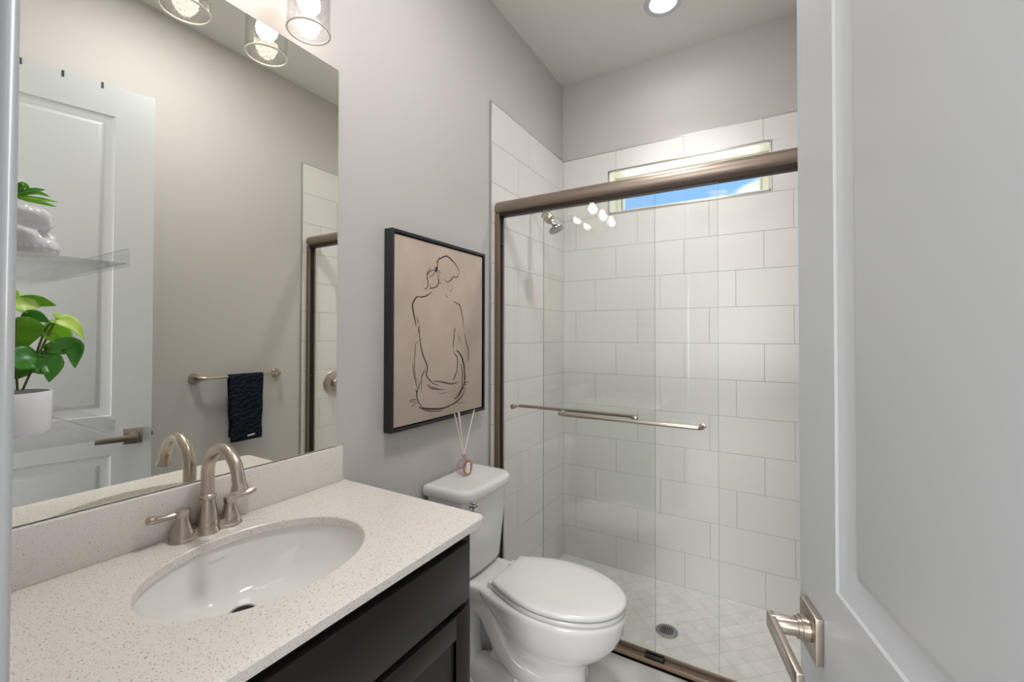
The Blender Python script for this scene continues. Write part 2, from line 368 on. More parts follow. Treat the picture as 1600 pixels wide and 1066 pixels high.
STROKES= [(5,[(1.364,1.677),(1.374,1.69),(1.393,1.702),(1.423,1.715),(1.442,1.715),(1.459,1.707),(1.482,1.696),(1.5,1.682),(1.518,1.66)]),(2.5,[(1.448,1.716),(1.471,1.703),(1.497,1.685),(1.513,1.667)]),(3,[(1.518,1.66),(1.506,1.644),(1.509,1.64),(1.494,1.634),(1.474,1.634),(1.457,1.618),(1.44,1.609),(1.426,1.612),(1.415,1.619)]),(3,[(1.44,1.609),(1.457,1.617),(1.471,1.629)]),(4,[(1.387,1.708),(1.377,1.692),(1.372,1.674),(1.369,1.66),(1.361,1.652),(1.354,1.646)]),(6,[(1.354,1.655),(1.364,1.66),(1.372,1.657),(1.364,1.647),(1.356,1.645),(1.372,1.642)]),(4,[(1.354,1.646),(1.336,1.644),(1.321,1.635),(1.311,1.624),(1.31,1.609),(1.315,1.594),(1.311,1.575),(1.302,1.566),(1.293,1.569)]),(2.5,[(1.331,1.659),(1.322,1.647),(1.313,1.634),(1.299,1.621)]),(2.5,[(1.367,1.65),(1.356,1.638),(1.341,1.624),(1.319,1.613)]),(4,[(1.369,1.645),(1.378,1.634),(1.377,1.616),(1.38,1.603),(1.372,1.588),(1.357,1.577),(1.336,1.573),(1.325,1.568)]),(2.5,[(1.372,1.65),(1.388,1.644),(1.385,1.638)]),(2.5,[(1.383,1.6),(1.396,1.598)]),(2,[(1.33,1.587),(1.324,1.578),(1.341,1.568)]),(2,[(1.471,1.589),(1.463,1.576),(1.451,1.568)]),(1.8,[(1.421,1.558),(1.429,1.548),(1.446,1.539)]),(4,[(1.336,1.558),(1.319,1.546),(1.297,1.536),(1.275,1.532),(1.256,1.533)]),(6,[(1.261,1.533),(1.249,1.529),(1.238,1.516),(1.229,1.503),(1.229,1.484),(1.235,1.462),(1.241,1.442),(1.248,1.418)]),(5,[(1.232,1.477),(1.238,1.452),(1.245,1.426)]),(2.5,[(1.25,1.456),(1.257,1.44),(1.262,1.427)]),(4,[(1.477,1.53),(1.498,1.523),(1.519,1.516),(1.53,1.499),(1.537,1.475),(1.545,1.453),(1.547,1.432)]),(1.5,[(1.547,1.432),(1.553,1.412)]),(5,[(1.262,1.419),(1.263,1.404),(1.264,1.392)]),(5,[(1.262,1.417),(1.267,1.388),(1.272,1.355),(1.279,1.326),(1.289,1.302),(1.303,1.278),(1.313,1.258),(1.311,1.241),(1.306,1.232),(1.314,1.215),(1.331,1.2),(1.354,1.186),(1.38,1.177)]),(4,[(1.487,1.414),(1.484,1.394)]),(4,[(1.485,1.414),(1.483,1.385),(1.478,1.353),(1.474,1.326)]),(1.8,[(1.504,1.397),(1.517,1.371),(1.529,1.349)]),(4,[(1.556,1.389),(1.566,1.361),(1.578,1.335),(1.587,1.31),(1.585,1.283),(1.581,1.261)]),(2.5,[(1.26,1.359),(1.248,1.352),(1.244,1.339),(1.242,1.31),(1.24,1.282),(1.241,1.249),(1.247,1.223),(1.254,1.202)]),(3,[(1.231,1.279),(1.234,1.25),(1.24,1.224),(1.249,1.197),(1.256,1.176)]),(2.5,[(1.303,1.255),(1.292,1.238),(1.281,1.221),(1.279,1.194),(1.278,1.159)]),(2.5,[(1.296,1.242),(1.277,1.214)]),(4,[(1.277,1.204),(1.266,1.186),(1.256,1.167),(1.253,1.148),(1.259,1.131),(1.271,1.114),(1.29,1.098)]),(4,[(1.247,1.175),(1.253,1.158),(1.254,1.139)]),(6,[(1.264,1.102),(1.29,1.096),(1.319,1.09),(1.355,1.084),(1.391,1.08),(1.424,1.08),(1.454,1.08)]),(3,[(1.266,1.105),(1.295,1.089),(1.33,1.079),(1.365,1.073),(1.407,1.069)]),(2.5,[(1.211,1.133),(1.232,1.137),(1.252,1.136)]),(2,[(1.22,1.109),(1.239,1.118),(1.259,1.123)]),(1.8,[(1.214,1.129),(1.248,1.13)]),(4,[(1.476,1.319),(1.484,1.304),(1.499,1.294),(1.506,1.276),(1.505,1.25),(1.5,1.225),(1.488,1.204),(1.476,1.191)]),(2.5,[(1.491,1.224),(1.485,1.204),(1.479,1.19)]),(7,[(1.496,1.318),(1.514,1.31),(1.532,1.293),(1.546,1.27),(1.554,1.244),(1.557,1.214),(1.558,1.183),(1.556,1.165)]),(4,[(1.529,1.26),(1.538,1.233),(1.543,1.203),(1.539,1.17),(1.536,1.148)]),(5,[(1.563,1.209),(1.56,1.183),(1.545,1.155),(1.53,1.134),(1.509,1.111)]),(5,[(1.573,1.163),(1.551,1.16),(1.536,1.147),(1.518,1.128),(1.497,1.111),(1.483,1.111)]),(5,[(1.564,1.146),(1.545,1.121),(1.521,1.104),(1.494,1.093),(1.468,1.087),(1.435,1.086)]),(3,[(1.585,1.175),(1.563,1.172),(1.548,1.162)]),(4,[(1.536,1.148),(1.56,1.148)]),(4,[(1.352,1.195),(1.375,1.194),(1.407,1.188),(1.44,1.18),(1.474,1.175),(1.509,1.18)]),(3,[(1.357,1.197),(1.391,1.191),(1.429,1.182)]),(2.5,[(1.309,1.185),(1.334,1.171),(1.37,1.162),(1.429,1.154)]),(2,[(1.314,1.188),(1.344,1.173),(1.386,1.162)]),(1.2,[(1.375,1.144),(1.412,1.142),(1.451,1.146)]),(1.2,[(1.486,1.092),(1.533,1.086),(1.57,1.083)])]
LEAVES= [([(0.136,1.419),(0.155,1.421),(0.172,1.416)],0.0055,1),([(0.135,1.413),(0.146,1.416),(0.158,1.413)],0.0079,2),([(0.143,1.399),(0.152,1.403),(0.165,1.395)],0.0055,0),([(0.168,1.397),(0.182,1.394),(0.196,1.375)],0.0063,2),([(0.135,1.382),(0.149,1.386),(0.164,1.387)],0.0145,1),([(0.159,1.383),(0.173,1.382),(0.188,1.37)],0.0099,1),([(0.161,1.364),(0.185,1.367),(0.187,1.339)],0.0077,0),([(0.133,1.345),(0.145,1.354),(0.157,1.356)],0.0112,0),([(0.137,1.332),(0.153,1.349),(0.172,1.35)],0.0079,0),([(0.15,1.341),(0.166,1.345),(0.167,1.323)],0.0099,0),([(0.137,1.421),(0.138,1.426),(0.138,1.432)],0.002,2),([(0.168,1.401),(0.171,1.403),(0.178,1.398)],0.0026,2)]
STEMS= [[(0.141,1.316),(0.138,1.364),(0.137,1.399)],[(0.145,1.316),(0.158,1.361),(0.168,1.394)],[(0.157,1.355),(0.163,1.361),(0.166,1.364)],[(0.156,1.36),(0.162,1.387),(0.166,1.395)]]
SUCC= [([(0.127,1.529),(0.146,1.529),(0.16,1.527)],0.0024,1),([(0.127,1.531),(0.146,1.532),(0.161,1.533)],0.0024,1),([(0.127,1.531),(0.144,1.539),(0.155,1.537)],0.0024,1),([(0.126,1.53),(0.141,1.54),(0.151,1.544)],0.0029,0),([(0.126,1.533),(0.133,1.544),(0.139,1.541)],0.0044,1),([(0.127,1.532),(0.128,1.542),(0.127,1.553)],0.0027,0),([(0.122,1.53),(0.122,1.542),(0.12,1.549)],0.0033,0),([(0.125,1.529),(0.118,1.534),(0.114,1.533)],0.0031,1),([(0.125,1.529),(0.115,1.525),(0.108,1.519)],0.0029,1),([(0.124,1.529),(0.113,1.529),(0.107,1.526)],0.0029,0)]
FZ = 0.02; CEIL = 3.08; RW = 1.55; YB = 2.705; YN = 0.09; PAN = -0.075
# ================================================================== SETTING
B = MB(); B.box(-0.12, 0, -2.6, YB+0.12, PAN-0.1, CEIL+0.1)
struct(B, 'wall_left', M['paint'], 'pale grey painted wall behind the mirror and toilet', 'wall')
B = MB(); B.box(RW, RW+0.12, YN, YB+0.12, PAN-0.1, CEIL+0.1)
struct(B, 'wall_right', M['paint'], 'pale grey painted wall carrying the towel bar', 'wall')
WX0, WX1, WZ0, WZ1 = 0.327, 1.213, 2.168, 2.43
B = MB()
B.box(-0.12, RW+0.12, YB, YB+0.16, PAN-0.1, WZ0); B.box(-0.12, RW+0.12, YB, YB+0.16, WZ1, CEIL+0.1)
B.box(-0.12, WX0, YB, YB+0.16, WZ0, WZ1); B.box(WX1, RW+0.12, YB, YB+0.16, WZ0, WZ1)
struct(B, 'wall_back', M['paint'], 'pale grey back wall of the shower above the tiles', 'wall')
DX0, DX1, DZ1 = 0.635, 1.455, 2.495
B = MB(); B.box(-0.02, DX0-0.02, -0.03, YN, FZ, CEIL+0.1); B.box(DX1+0.02, 2.4, -0.03, YN, FZ, CEIL+0.1); B.box(DX0-0.02, DX1+0.02, -0.03, YN, DZ1+0.02, CEIL+0.1)
struct(B, 'wall_front', M['paint'], 'painted wall holding the doorway', 'wall')
B = MB(); B.box(-0.1, 2.4, -2.6, 1.9, FZ-0.1, FZ)
struct(B, 'floor', M['floor'], 'pale grey marbled porcelain floor beside the toilet', 'floor')
B = MB(); B.box(-0.1, RW+0.1, 1.899, YB+0.1, PAN-0.05, PAN)
struct(B, 'floor_shower', M['mosaic'], 'white diagonal mosaic floor of the shower', 'floor')
# ceiling, with a round opening for the recessed light
CANX, CANY = 0.745, 2.276
B = MB(); slab_hole(B, -0.1, RW+0.1, 1.4, YB+0.1, CEIL, CEIL+0.1, CANX, CANY, 0.072, 0.072)
B.box(-0.1, RW+0.1, -0.03, 1.4, CEIL, CEIL+0.1)
struct(B, 'ceiling', M['ceil'], 'flat white ceiling above the shower', 'ceiling', angle=25)
# hall behind the camera
B = MB(); B.box(2.4, 2.5, -2.6, 0.09, FZ-0.1, CEIL+0.1); struct(B, 'wall_hall_right', M['paint'], 'painted wall of the hall outside the door', 'wall')
B = MB(); B.box(-0.1, 2.5, -2.7, -2.6, FZ-0.1, CEIL+0.1); struct(B, 'wall_hall_back', M['paint'], 'far painted wall of the hall', 'wall')
B = MB(); B.box(-0.1, 2.5, -2.7, -0.03, CEIL, CEIL+0.1); struct(B, 'ceiling_hall', M['ceil'], 'white ceiling of the hall', 'ceiling')

# ---- tile cladding of the three shower walls, each tile a bevelled block on a grout bed
TT = 0.010; PH = 0.2032; PW = 0.4055; TOP = 2.56; G = 0.0022
def tiles(place, lo, hi, phases, skip=None, zmax=TOP):
    mb = MB()
    for r in range(13):
        z0 = -0.0815+PH*r; z1 = z0+PH
        if z0 < PAN: z0 = PAN
        if r == 12: z1 = zmax
        ph = phases[(r+1) % 3]
        k = math.floor((lo-ph)/PW); s = ph+k*PW
        while s < hi-1e-6:
            a, b = max(s, lo), min(s+PW, hi)
            if b-a > 0.006:
                cells = [(a+G/2, b-G/2, z0+G/2, z1-G/2)]
                if skip:
                    out = []
                    for (p, q, m0, m1) in cells:
                        X0, X1, Z0, Z1 = skip
                        if q <= X0 or p >= X1 or m1 <= Z0 or m0 >= Z1: out.append((p, q, m0, m1)); continue
                        if m0 < Z0: out.append((p, q, m0, Z0))
                        if m1 > Z1: out.append((p, q, Z1, m1))
                        mm0, mm1 = max(m0, Z0), min(m1, Z1)
                        if p < X0: out.append((p, X0, mm0, mm1))
                        if q > X1: out.append((X1, q, mm0, mm1))
                    cells = out
                for (p, q, m0, m1) in cells:
                    if q-p > 0.004 and m1-m0 > 0.004: place(mb, p, q, m0, m1)
            s += PW
    return mb
TY0 = 1.803
BV = 0.0011
W_ = bpy.data.objects
mb = tiles(lambda m, p, q, a, b: m.box(p, q, YB-TT, YB-0.0005, a, b, BV, 1), 0.010, RW-0.010, {1: 0.37, 2: 0.10, 0: 0.235}, (WX0, WX1, WZ0, WZ1))
mb.build('tile', M['tile'], W_['wall_back'])
mb = tiles(lambda m, p, q, a, b: m.box(0.0005, TT, p, q, a, b, BV, 1), TY0+0.006, YB-0.0005, {1: 2.205, 2: 1.945, 0: 2.08})
mb.build('tile', M['tile'], W_['wall_left'])
mb = tiles(lambda m, p, q, a, b: m.box(RW-TT, RW-0.0005, p, q, a, b, BV, 1), TY0+0.006, YB-0.0005, {1: 2.205, 2: 1.945, 0: 2.08})
mb.build('tile', M['tile'], W_['wall_right'])
def bed(name, parent, *boxes):
    m = MB()
    for q in boxes: m.box(*q)
    m.build(name, M['grout'], parent)
e_ = TT-0.0012
bed('grout', W_['wall_left'], (0.0002, e_, TY0+0.004, YB-0.0002, PAN, TOP-0.001))
bed('grout', W_['wall_right'], (RW-e_, RW-0.0002, TY0+0.004, YB-0.0002, PAN, TOP-0.001))
bed('grout', W_['wall_back'], (0.0002, RW-0.0002, YB-e_, YB-0.0002, PAN, WZ0), (0.0002, RW-0.0002, YB-e_, YB-0.0002, WZ1, TOP-0.001),
    (0.0002, WX0, YB-e_, YB-0.0002, WZ0, WZ1), (WX1, RW-0.0002, YB-e_, YB-0.0002, WZ0, WZ1))
# metal edge strips of the tiling
def strip(parent, *boxes):
    m = MB()
    for q in boxes: m.box(*q, bev=0.0012)
    return m.build('edge_strip', M['alu'], parent)
strip(W_['wall_left'], (0.0003, TT+0.0015, TY0, TY0+0.006, PAN+0.09, TOP+0.003), (0.0003, TT, TY0+0.006, YB-TT, TOP, TOP+0.003))
strip(W_['wall_right'], (RW-TT-0.0015, RW-0.0003, TY0, TY0+0.006, PAN+0.09, TOP+0.003), (RW-TT, RW-0.0003, TY0+0.006, YB-TT, TOP, TOP+0.003))
strip(W_['wall_back'], (TT, RW-TT, YB-TT, YB-0.0003, TOP, TOP+0.003))

# ---- window: reveal, metal trim, vinyl frame, pane
m_ = MB(); t_ = 0.008; yo = YB-TT-0.003
m_.box(WX0-t_, WX0, yo, YB+0.002, WZ0-t_, WZ1+t_, 0.0015); m_.box(WX1, WX1+t_, yo, YB+0.002, WZ0-t_, WZ1+t_, 0.0015)
m_.box(WX0, WX1, yo, YB+0.002, WZ0-t_, WZ0, 0.0015); m_.box(WX0, WX1, yo, YB+0.002, WZ1, WZ1+t_, 0.0015)
win = struct(m_, 'window_1', M['alu'], 'narrow high transom window in the shower back wall', 'window')
m_ = MB(); r_ = 0.006
m_.box(WX0, WX0+r_, YB-0.008, YB+0.158, WZ0, WZ1); m_.box(WX1-r_, WX1, YB-0.008, YB+0.158, WZ0, WZ1)
m_.box(WX0, WX1, YB-0.008, YB+0.158, WZ0, WZ0+r_); m_.box(WX0, WX1, YB-0.008, YB+0.158, WZ1-r_, WZ1)
m_.build('window_reveal', M['vinyl'], win)
m_ = MB(); f_ = 0.034; a0, a1, c0, c1 = WX0+r_, WX1-r_, WZ0+r_, WZ1-r_
for q in ((a0, a0+f_, c0, c1), (a1-f_, a1, c0, c1), (a0+f_, a1-f_, c0, c0+f_*0.5), (a0+f_, a1-f_, c1-f_*0.35, c1)):
    m_.box(q[0], q[1], YB+0.120, YB+0.16, q[2], q[3], 0.003)
for q in ((a0+f_, a0+f_+0.014, c0+f_*0.5, c1-f_*0.35), (a1-f_-0.014, a1-f_, c0+f_*0.5, c1-f_*0.35)):
    m_.box(q[0], q[1], YB+0.13, YB+0.155, q[2], q[3], 0.002)
m_.build('window_frame', M['vinyl'], win)
m_ = MB(); m_.box(a0+f_, a1-f_, YB+0.138, YB+0.142, c0+f_*0.5, c1-f_*0.35); m_.build('window_pane', M['window_glass'], win)

# ---- baseboards, door jambs and casing
B = MB(); B.box(0.0, 0.014, 0.95, 1.80, FZ, FZ+0.13, 0.004); struct(B, 'baseboard_left', M['white'], 'white baseboard behind the toilet', 'baseboard')
B = MB(); B.box(RW-0.014, RW, 0.12, 1.80, FZ, FZ+0.13, 0.004); struct(B, 'baseboard_right', M['white'], 'white baseboard under the towel bar', 'baseboard')
B = MB()
B.box(DX0-0.02, DX0, -0.032, YN+0.002, FZ, DZ1+0.02, 0.002); B.box(DX1, DX1+0.02, -0.032, YN+0.002, FZ, DZ1+0.02, 0.002); B.box(DX0, DX1, -0.032, YN+0.002, DZ1, DZ1+0.02, 0.002)
B.box(DX0, DX0+0.012, -0.03, 0.045, FZ, DZ1, 0.002)
struct(B, 'trim_1', M['white'], 'white door jamb lining the doorway', 'trim')
def casing(name, y0, y1, sgn, label, xmax):
    B = MB()
    for (x0, x1, z0, z1) in ((DX0-0.066, DX0-0.006, FZ, DZ1+0.066), (DX1+0.006, min(DX1+0.066, xmax), FZ, DZ1+0.066), (DX0-0.006, DX1+0.006, DZ1+0.006, DZ1+0.066)):
        B.box(x0, x1, y0, y1, z0, z1, 0.004, 3)
    struct(B, name, M['white'], label, 'trim')
casing('trim_2', YN, YN+0.017, 1, 'white door casing on the bathroom side', RW-0.001)
casing('trim_3', -0.047, -0.03, -1, 'white door casing on the hall side', 9)

# ================================================================== DOOR
th = R(14.4)
DW, DT, DB, DTOP = 0.80, 0.035, FZ+0.010, 2.475
sdir = Vector((math.sin(th), -math.cos(th), 0)); ndir = Vector((-math.cos(th), -math.sin(th), 0))   # towards hinge / out of the visible face
DO = Vector((1.245, 0.874, 0))
def dp(s, z, o=0.0): return DO + sdir*s + ndir*o + Vector((0, 0, z))
PROF = [(0, 0), (0.003, -0.003), (0.016, -0.0065), (0.019, -0.0068), (0.034, -0.0105), (0.037, -0.011), (0.050, -0.0052), (0.053, -0.0045)]
def door_leaf():
    mb = MB(); bm = mb.bm
    S = [0, 0.136, DW-0.136, DW]; Z = [DB, 0.255, 0.858, 1.029, 2.341, DTOP]
    for side in (0, 1):
        base = 0.0 if side == 0 else -DT; sg = 1 if side == 0 else -1
        for i in range(3):
            for j in range(5):
                a, b, c, d = S[i], S[i+1], Z[j], Z[j+1]
                if i == 1 and j in (1, 3):
                    loops = [[dp(a+k, c+k, base+sg*h), dp(b-k, c+k, base+sg*h), dp(b-k, d-k, base+sg*h), dp(a+k, d-k, base+sg*h)] for k, h in PROF]
                    mb.loft(loops, False, True)
                else:
                    mb.quad(dp(a, c, base), dp(b, c, base), dp(b, d, base), dp(a, d, base))
    for (p, q) in (((0, DB), (0, DTOP)), ((0, DTOP), (DW, DTOP)), ((DW, DTOP), (DW, DB)), ((DW, DB), (0, DB))):
        mb.quad(dp(*p, 0), dp(*q, 0), dp(*q, -DT), dp(*p, -DT))
    return mb
door = door_leaf().build('door_1', M['white'], angle=20)
tag(door, 'white two-panel door swung open at the right', 'door', kind='structure')
def local(mb, s, z, o=0.0):
    """matrix that maps local (x=along door to hinge, y=out of the face, z=up) to the door"""
    q = Matrix((sdir, ndir, Vector((0, 0, 1)))).transposed().to_4x4(); q.translation = dp(s, z, o); return q
HS, HZ = 0.064, 0.932
for side in (1, -1):
    q = local(None, HS, HZ, 0 if side == 1 else -DT)
    f = lambda x, y, z: q @ Vector((x, y*side, z))
    def bx(mb, x0, x1, y0, y1, z0, z1, bev):
        a, b = sorted((y0*side, y1*side)); mb.box(x0, x1, a, b, z0, z1, bev, 2, q)
    m_ = MB(); bx(m_, -0.033, 0.033, 0.0003, 0.011, -0.034, 0.034, 0.0012)
    rose = m_.build('rosette', M['nickel'], door)
    m_ = MB(); ax = f(0, 1, 0)-f(0, 0, 0)
    m_.lathe([(0.0165, 0.010), (0.0165, 0.014), (0.0185, 0.0145), (0.0185, 0.0205), (0.0155, 0.021), (0.0155, 0.026), (0.013, 0.0265), (0.013, 0.060), (0.012, 0.062)], f(0, 0, 0), ax, 32)
    neck = m_.build('handle_neck', M['nickel'], door)
    m_ = MB(); m_.lathe([(0.0022, 0), (0.0022, 0.0012)], f(0.0, 0.036, -0.0122), f(0, 0, -1)-f(0, 0, 0), 12)
    m_.build('set_screw_hole', M['hole'], neck)
    m_ = MB(); bx(m_, -0.013, 0.125, 0.054, 0.064, -0.0125, 0.0125, 0.0015)
    m_.build('lever', M['nickel'], door)
m_ = MB(); m_.box(-0.007, 0.002, -0.024, -0.011, -0.010, 0.010, 0.001, 2, local(None, 0, HZ)); m_.build('latch', M['pewter'], door)
# hinges
for hz in (0.28, 1.24, 2.2):
    m_ = MB(); m_.lathe([(0.006, -0.045), (0.0065, -0.044), (0.0065, 0.044), (0.006, 0.045)], dp(DW+0.001, hz, 0.004), (0, 0, 1), 16)
    m_.build('hinge', M['nickel'], door)
# hooks over the top of the door
for i, (s, lab) in enumerate(((0.178, 'dark strap of the over-door hook nearest the handle edge'), (0.297, 'dark strap of the middle over-door hook'), (0.414, 'dark strap of the over-door hook nearest the plant shelves'))):
    m_ = MB(); q = local(None, s, DTOP)
    m_.box(-0.0035, 0.0035, 0.0002, 0.0016, -0.024, 0.0016, 0, 1, q); m_.box(-0.0035, 0.0035, -DT-0.0016, 0.0016, 0.0002, 0.0016, 0, 1, q); m_.box(-0.0035, 0.0035, -DT-0.0016, -DT-0.0002, -0.10, 0.0016, 0, 1, q)
    tag(m_.build('over_door_hook', M['strap']), lab, 'hook', 'hooks over the door')

# ================================================================== MIRROR
mirror = thing('wall_mirror', 'large frameless mirror above the vanity backsplash', 'mirror', (0.003, 0.5, 1.027))
m_ = MB(); m_.box(0.0004, 0.0058, YN+0.006, 0.9145, 1.027, 2.24, 0.0); m_.build('backing', M['alu'], mirror)
m_ = MB(); m_.quad((0.006, YN+0.006, 1.027), (0.006, 0.9145, 1.027), (0.006, 0.9145, 2.24), (0.006, YN+0.006, 2.24)); m_.build('mirror_glass', M['mirror'], mirror)

# ================================================================== VANITY
VY0, VY1 = YN+0.004, 0.918
van = thing('vanity_cabinet', 'dark espresso vanity cabinet under the white countertop', 'cabinet', (0.27, 0.5, FZ))
m_ = MB()
m_.box(0.002, 0.533, VY0, VY0+0.016, FZ+0.10, 0.8935, 0.001); m_.box(0.002, 0.533, VY1-0.016, VY1, FZ+0.10, 0.8935, 0.001); m_.box(0.002, 0.01, VY0+0.016, VY1-0.016, FZ+0.10, 0.8935)
m_.box(0.515, 0.533, VY0+0.016, VY1-0.016, FZ+0.10, 0.8935); m_.box(0.01, 0.515, VY0+0.016, VY1-0.016, FZ+0.10, FZ+0.118); m_.box(0.002, 0.46, VY0, VY1, FZ, FZ+0.10)
m_.build('body', M['espresso'], van)
m_ = MB(); m_.box(0.5335, 0.553, VY0+0.012, 0.8905, 0.723, 0.864, 0.0022); m_.build('drawer_front', M['espresso'], van)
def shaker(y0, y1, z0, z1):
    mb = MB(); fwid = 0.055
    mb.box(0.5335, 0.553, y0, y0+fwid, z0, z1, 0.0015); mb.box(0.5335, 0.553, y1-fwid, y1, z0, z1, 0.0015)
    mb.box(0.5335, 0.553, y0+fwid, y1-fwid, z1-fwid, z1, 0.0015); mb.box(0.5335, 0.553, y0+fwid, y1-fwid, z0, z0+fwid, 0.0015)
    d = mb.build('door', M['espresso'], van)
    mb = MB(); mb.box(0.534, 0.5445, y0+fwid-0.002, y1-fwid+0.002, z0+fwid-0.002, z1-fwid+0.002); mb.build('panel', M['espresso'], d)
shaker(0.497, 0.893, 0.135, 0.705); shaker(VY0+0.012, 0.493, 0.135, 0.705)

SX, SY, SA, SB = 0.285, 0.527, 0.174, 0.215
top = thing('countertop', 'white speckled quartz vanity countertop with backsplash', 'countertop', (0.28, 0.5, 0.894))
m_ = MB(); slab_hole(m_, 0.0006, 0.567, YN+0.0005, 0.943, 0.894, 0.914, SX, SY, SA, SB, rc=0.022); m_.build('slab', M['quartz'], top, angle=30)
m_ = MB(); m_.box(0.0006, 0.0205, YN+0.0005, 0.930, 0.9141, 1.0245, 0.0015); m_.build('backsplash', M['quartz'], top)
sink = thing('undermount_sink', 'white oval undermount sink set in the countertop', 'sink', (SX, SY, 0.74))
def bowl_ring(k, z, dx=0.0): return [(SX+dx+k*(SA+0.006)*math.cos(2*PI*i/72), SY+k*(SB+0.006)*math.sin(2*PI*i/72), z) for i in range(72)]
m_ = MB()
inn = [(1.03, 0.8935), (1.0, 0.8934), (0.985, 0.880), (0.955, 0.856), (0.90, 0.825), (0.82, 0.799), (0.70, 0.777), (0.55, 0.763), (0.40, 0.756), (0.25, 0.7525), (0.13, 0.751)]
SHF = -0.095
inn = [(k, 0.8935-(0.8935-z)*0.856) for k, z in inn]
rings = [bowl_ring(k, z, SHF*(1-k)) for k, z in inn] + [bowl_ring(k+0.05, z-0.012, SHF*(1-k)) for k, z in reversed(inn)]
m_.loft(rings+[rings[0]], False, False); m_.build('basin', M['basin'], sink, angle=60)
DRX = SX+SHF*0.86
DRZ = inn[-1][1]
m_ = MB(); m_.lathe([(0.0205, DRZ+0.0012), (0.0215, DRZ+0.0035), (0.0245, DRZ+0.0038), (0.027, DRZ+0.0025), (0.027, DRZ-0.001), (0.0205, DRZ-0.001), (0.0205, DRZ+0.0012)], (DRX, SY, 0.0), n=40, cap0=False, cap1=False); dn = m_.build('drain', M['nickel'], sink)
m_ = MB(); m_.lathe([(0.0, DRZ+0.0022), (0.0204, DRZ+0.0022), (0.0204, DRZ), (0.0, DRZ)], (DRX, SY, 0.0), n=36, cap0=False, cap1=False); m_.build('drain_opening', M['hole'], dn)
# maker's mark, a short grey word stamped inside the basin
cu = bpy.data.curves.new('mark', 'FONT'); cu.body = 'KOHLER'; cu.size = 0.0075; cu.space_character = 1.25; cu.align_x = 'CENTER'
mo = bpy.data.objects.new('mark_tmp', cu); COL.objects.link(mo)
dg = bpy.context.evaluated_depsgraph_get(); me_ = bpy.data.meshes.new_from_object(mo.evaluated_get(dg)); bpy.data.objects.remove(mo)
# lies on the back wall of the bowl, reading from the front of the vanity
kk, zz = 0.955, 0.861; ph = R(180+2.5)
def on_bowl(k, z, p): return Vector((SX+SHF*(1-k)+k*(SA+0.006)*math.cos(p), SY+k*(SB+0.006)*math.sin(p), z))
p0 = on_bowl(kk, zz, ph); tx = (on_bowl(kk, zz, ph-0.02)-p0).normalized(); tz = (on_bowl(0.975, 0.874, ph)-p0).normalized(); nn = tx.cross(tz).normalized()
if nn.x < 0: nn = -nn
for v in me_.vertices: v.co = p0 + tx*v.co.x + tz*v.co.y + nn*0.0012
mk = bpy.data.objects.new('printed_mark', me_); COL.objects.link(mk); me_.materials.append(M['grey_text']); mk.parent = sink; mk.matrix_parent_inverse = world(sink).inverted()

# ================================================================== FAUCET
fx, fy, fz = 0.0505, 0.524, 0.914
fau = thing('faucet', 'brushed nickel two-handle gooseneck faucet behind the sink', 'faucet', (fx, fy, fz))
m_ = MB()   # bow-tie base plate
def bow(z, g):
    out = []
    for i in range(96):
        a = 2*PI*i/96; c, s_ = math.cos(a), math.sin(a)
        r = 0.0
        for cy, rad in ((-0.051, 0.0255), (0.0, 0.0265), (0.051, 0.0255)):
            rad += g; Bq = s_*cy; D = Bq*Bq-cy*cy+rad*rad
            if D > 0: r = max(r, Bq+math.sqrt(D))
        out.append((fx+c*r, fy+s_*r, z))
    return out
m_.loft([bow(fz+0.0003, 0.0008), bow(fz+0.003, 0.0008), bow(fz+0.0055, -0.001), bow(fz+0.008, -0.0025), bow(fz+0.018, -0.0035), bow(fz+0.021, -0.0055), bow(fz+0.022, -0.010)])
m_.build('base_plate', M['nickel'], fau, angle=40)
m_ = MB(); m_.lathe([(0.0245, 0.014), (0.0250, 0.020), (0.0235, 0.024), (0.0225, 0.030), (0.0215, 0.045), (0.0185, 0.060), (0.0160, 0.074), (0.0150, 0.079), (0.0180, 0.081), (0.0185, 0.0845), (0.0165, 0.088), (0.0145, 0.090)], (fx, fy, fz), n=40); m_.build('body', M['nickel'], fau, angle=30)
m_ = MB(); cr_ = 0.068; ztop = 0.136
path = [Vector((fx, fy, fz+0.086+i*(ztop-0.086)/5)) for i in range(5)] + arc((fx+cr_, fy, fz+ztop), (-1, 0, 0), (0, 0, 1), cr_, 0, PI*0.94, 28)
d_ = (path[-1]-path[-2]).normalized(); path += [path[-1]+d_*0.010]
m_.tube(path, [0.0140]*5+[0.0140-0.0012*i/28 for i in range(29)]+[0.0132], 24); m_.build('spout', M['nickel'], fau)
m_ = MB(); m_.lathe([(0.0134, -0.014), (0.0136, 0.0), (0.0152, 0.006), (0.0172, 0.012), (0.0178, 0.016), (0.0160, 0.0185), (0.0130, 0.019), (0.011, 0.017)], path[-1], d_, 32); m_.build('spout_tip', M['nickel'], fau)
